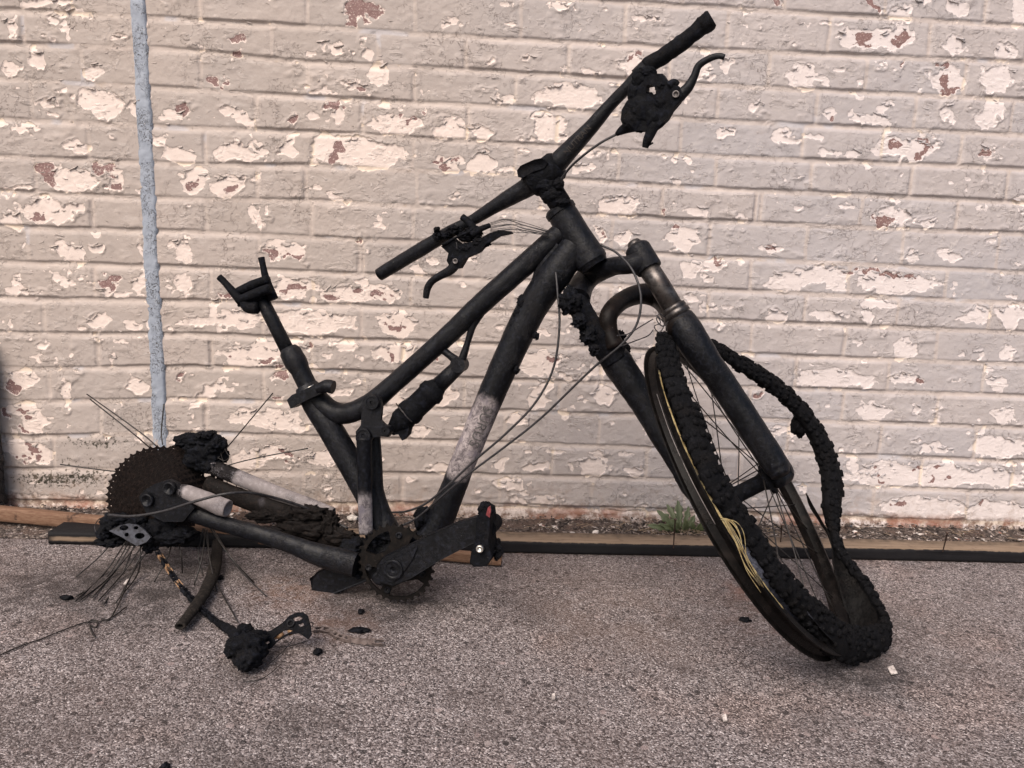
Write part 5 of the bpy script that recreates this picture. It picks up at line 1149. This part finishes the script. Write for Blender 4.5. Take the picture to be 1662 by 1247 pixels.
# litter on the soil: grit, paint flakes and dry stems, far too many to count
rr = np.random.default_rng(23); mats = []
def litter(name, n, cols, size, flatn, lab, xr=(-1.3, 1.45)):
    mb = MB()
    for i in range(n):
        x = rr.uniform(*xr); y = rr.uniform(-.115, -.004); z = .016 + rr.uniform(0, .006) + (.008 if y > -.03 else 0)
        if x < -.85 and y < -.06: continue
        s_ = rr.uniform(*size)*(1.0 if rr.random() < .9 else 1.7); a = rr.uniform(0, 6.28); t = rr.uniform(-.6, .6); X_ = np.array([math.cos(a), math.sin(a), t*.5]); Z_ = np.array([-t*.5, rr.uniform(-.5, .5), 1.0]); Z_ /= np.linalg.norm(Z_); X_ -= Z_*(X_@Z_); X_ /= np.linalg.norm(X_); Y_ = np.cross(Z_, X_)
        m = 6; top = [np.array([x, y, z]) + s_*(X_*math.cos(q)*rr.uniform(.6, 1.1)*1.5 + Y_*math.sin(q)*rr.uniform(.6, 1.1)) for q in np.linspace(0, 6.28, m, endpoint=False)]
        bt = [p - Z_*s_*flatn for p in top]; mb.add(top+bt, [tuple(range(m)), tuple(range(m, 2*m))[::-1]] + [(j, m+j, m+(j+1) % m, (j+1) % m) for j in range(m)])
    g = NT(name+'_colour'); P = g.geo(); v_ = g.sep(g.voro(P, 90, 'F1', 'Color'))[0]; m_ = g.out(g.ramp(v_, cols, 'CONSTANT'), .8)
    return tag(mb.build(name, m_, None, smooth=False), None, None, kind='stuff')
litter('grit', 4200, [(0, (.03, .02, .016)), (.3, (.075, .055, .045)), (.6, (.13, .10, .085)), (.8, (.20, .16, .14)), (.93, (.40, .34, .31))], (.0010, .0030), .6, '')
litter('paint_flakes', 170, [(0, (.42, .36, .33)), (.35, (.55, .50, .46)), (.6, (.26, .12, .09)), (.75, (.33, .30, .28))], (.002, .006), .12, '')
mb = MB()
for i in range(170):
    c_ = np.array([rr.normal(onY(1110, 860, -.06)[0], .11) if i < 110 else rr.uniform(-.2, 1.3), rr.uniform(-.10, -.02), .024]); a = rr.uniform(0, 3.14); l = rr.uniform(.01, .03); d = np.array([math.cos(a), math.sin(a)*.5, rr.uniform(-.1, .35)])*l
    V, F = tube([c_-d/2, c_+np.array([0, 0, rr.uniform(0, .004)]), c_+d/2], .0006, seg=4, n=2); mb.add(V, F)
tag(mb.build('dry_stems', simple_mat('dry_stem', (.16, .11, .07), (.28, .21, .15), .8), None), kind='stuff')
# single bits lying on the open ground
M_crumb = char_mat('black_crumb', crust=.001)
crumbs = [(1209, 1006, 9, 3, 'flat black crumb on the ground left of the front wheel'), (583, 1023, 15, 4, 'thin dark flake on the ground under the chainring, right of the loose chain end'), (516, 1058, 6, 5, 'round dark lump on the ground right of the derailleur shadow'), (586, 993, 4, 4, 'tiny black crumb on the ground below the chainring'),
   (108, 970, 9, 3, 'flat burnt scrap on the ground at the tips of the spokes'), (268, 1245, 7, 4, 'dark crumb at the bottom edge of the paving'), (357, 938, 5, 3, 'small dark crumb right of the rim fragment')]
for i, (x, y, a, b, lab) in enumerate(crumbs):
    P0 = onZ(x, y, .002); V, F = blob(P0, (px2m(a, P0), px2m(b, P0)*1.8, .0035), rough=.4, sub=2, seed=120+i); tag(mesh_obj('charred_crumb', V, F, M_crumb), lab, 'debris', 'charred crumbs scattered on the paving')
M_chip = simple_mat('white_paint_chip', (.22, .19, .175), (.50, .45, .42), .7, 140)
for i, (x, y, a, lab) in enumerate([(1448, 1090, 6, 'white square paint chip on the ground right of the front tyre'), (206, 946, 3.5, 'small white chip on the ground among the spokes'), (898, 1133, 3, 'small pale chip on the open paving below the bicycle'), (1176, 1168, 3.5, 'pale flat chip low on the right of the paving'), (1380, 927, 2.5, 'tiny white chip just in front of the edging board')]):
    P0 = onZ(x, y, .003); q = px2m(a, P0); V = [P0+np.array([-q, -q*1.3, 0]), P0+np.array([q*.9, -q*1.1, .001]), P0+np.array([q, q*1.5, .006]), P0+np.array([-q*.8, q*1.2, .004])]; V += [v-np.array([0, 0, .0015]) for v in V]
    tag(mesh_obj('paint_chip', V, [(0, 1, 2, 3), (7, 6, 5, 4), (0, 4, 5, 1), (1, 5, 6, 2), (2, 6, 7, 3), (3, 7, 4, 0)], M_chip, smooth=False), lab, 'paint chip', 'paint chips on the paving')
for x, y, a, b, colr, lab in ((432, 848, 11, 7, (.42, .28, .22), 'pink lump of stone between the burnt stays and the plank'), (573, 841, 8, 5, (.60, .55, .50), 'white stone on the dirt behind the upright stay')):
    P0 = onZ(x, y, .022); V, F = blob(P0, (px2m(a, P0), px2m(a, P0)*.8, px2m(b, P0)), rough=.3, sub=2, seed=7); tag(mesh_obj('stone', V, F, simple_mat('stone_'+str(x), colr, tuple(q*.7 for q in colr), .8, 90)), lab, 'stone')
# curled paint flaps on the wall, hinged on the upper edges of the bare patches
mb = MB(); rr = np.random.default_rng(77)
def flap(x, z, wd, ln, out, ang_):
    ca, sa = math.cos(ang_), math.sin(ang_); V = []; m = 7; k = 4; jag = rr.uniform(.45, 1.0, m)*np.sin(np.linspace(.25, 2.9, m))**.5
    ix = min(max(np.searchsorted(xs, x), 0), NX-1); iz = min(max(np.searchsorted(zs, z), 0), NZ-1); y0 = Yw[iz, ix]
    for j in range(k):
        u_ = j/(k-1)
        for i in range(m):
            a = (i/(m-1)-.5)*wd; d = -ln*u_*jag[i]; V.append((x + a*ca - d*sa, y0 + .0006 - out*u_**1.6*jag[i], z + a*sa + d*ca))
    F = [(j*m+i, j*m+i+1, (j+1)*m+i+1, (j+1)*m+i) for j in range(k-1) for i in range(m-1)]; mb.add(V, F)
for cx, cz, rx, rz in Wp:
    if cx < -1.3 or cx > 1.4 or rz < .006: continue
    for q in range(int(rng.integers(1, 4)) + int(rx > .03)*2):
        a = math.radians(rr.uniform(25, 155)); flap(cx+rx*.95*math.cos(a), cz+rz*.98*math.sin(a)+.001, rr.uniform(.008, .024), rr.uniform(.003, .008), rr.uniform(.0022, .0055), rr.normal(0, .35))
for i in range(900):
    flap(rr.uniform(-1.25, 1.35), rr.uniform(.08, 1.2), rr.uniform(.003, .012), rr.uniform(.0012, .0035), rr.uniform(.0008, .0024), rr.normal(0, .35) + (3.14 if rr.random() < .2 else 0))
fo = mb.build('peeling_paint', wall_mat, wall)
for nm, v in (('peel', -.03), ('brk', -.03), ('mort', 0), ('mould', 0), ('tone', .5), ('low', 0)):
    a = fo.data.attributes.new(nm, 'FLOAT', 'POINT'); a.data.foreach_set('value', np.full(len(fo.data.vertices), v, np.float32))
sm = fo.modifiers.new('thickness', 'SOLIDIFY'); sm.thickness = .0005
tag(fo, kind='stuff')
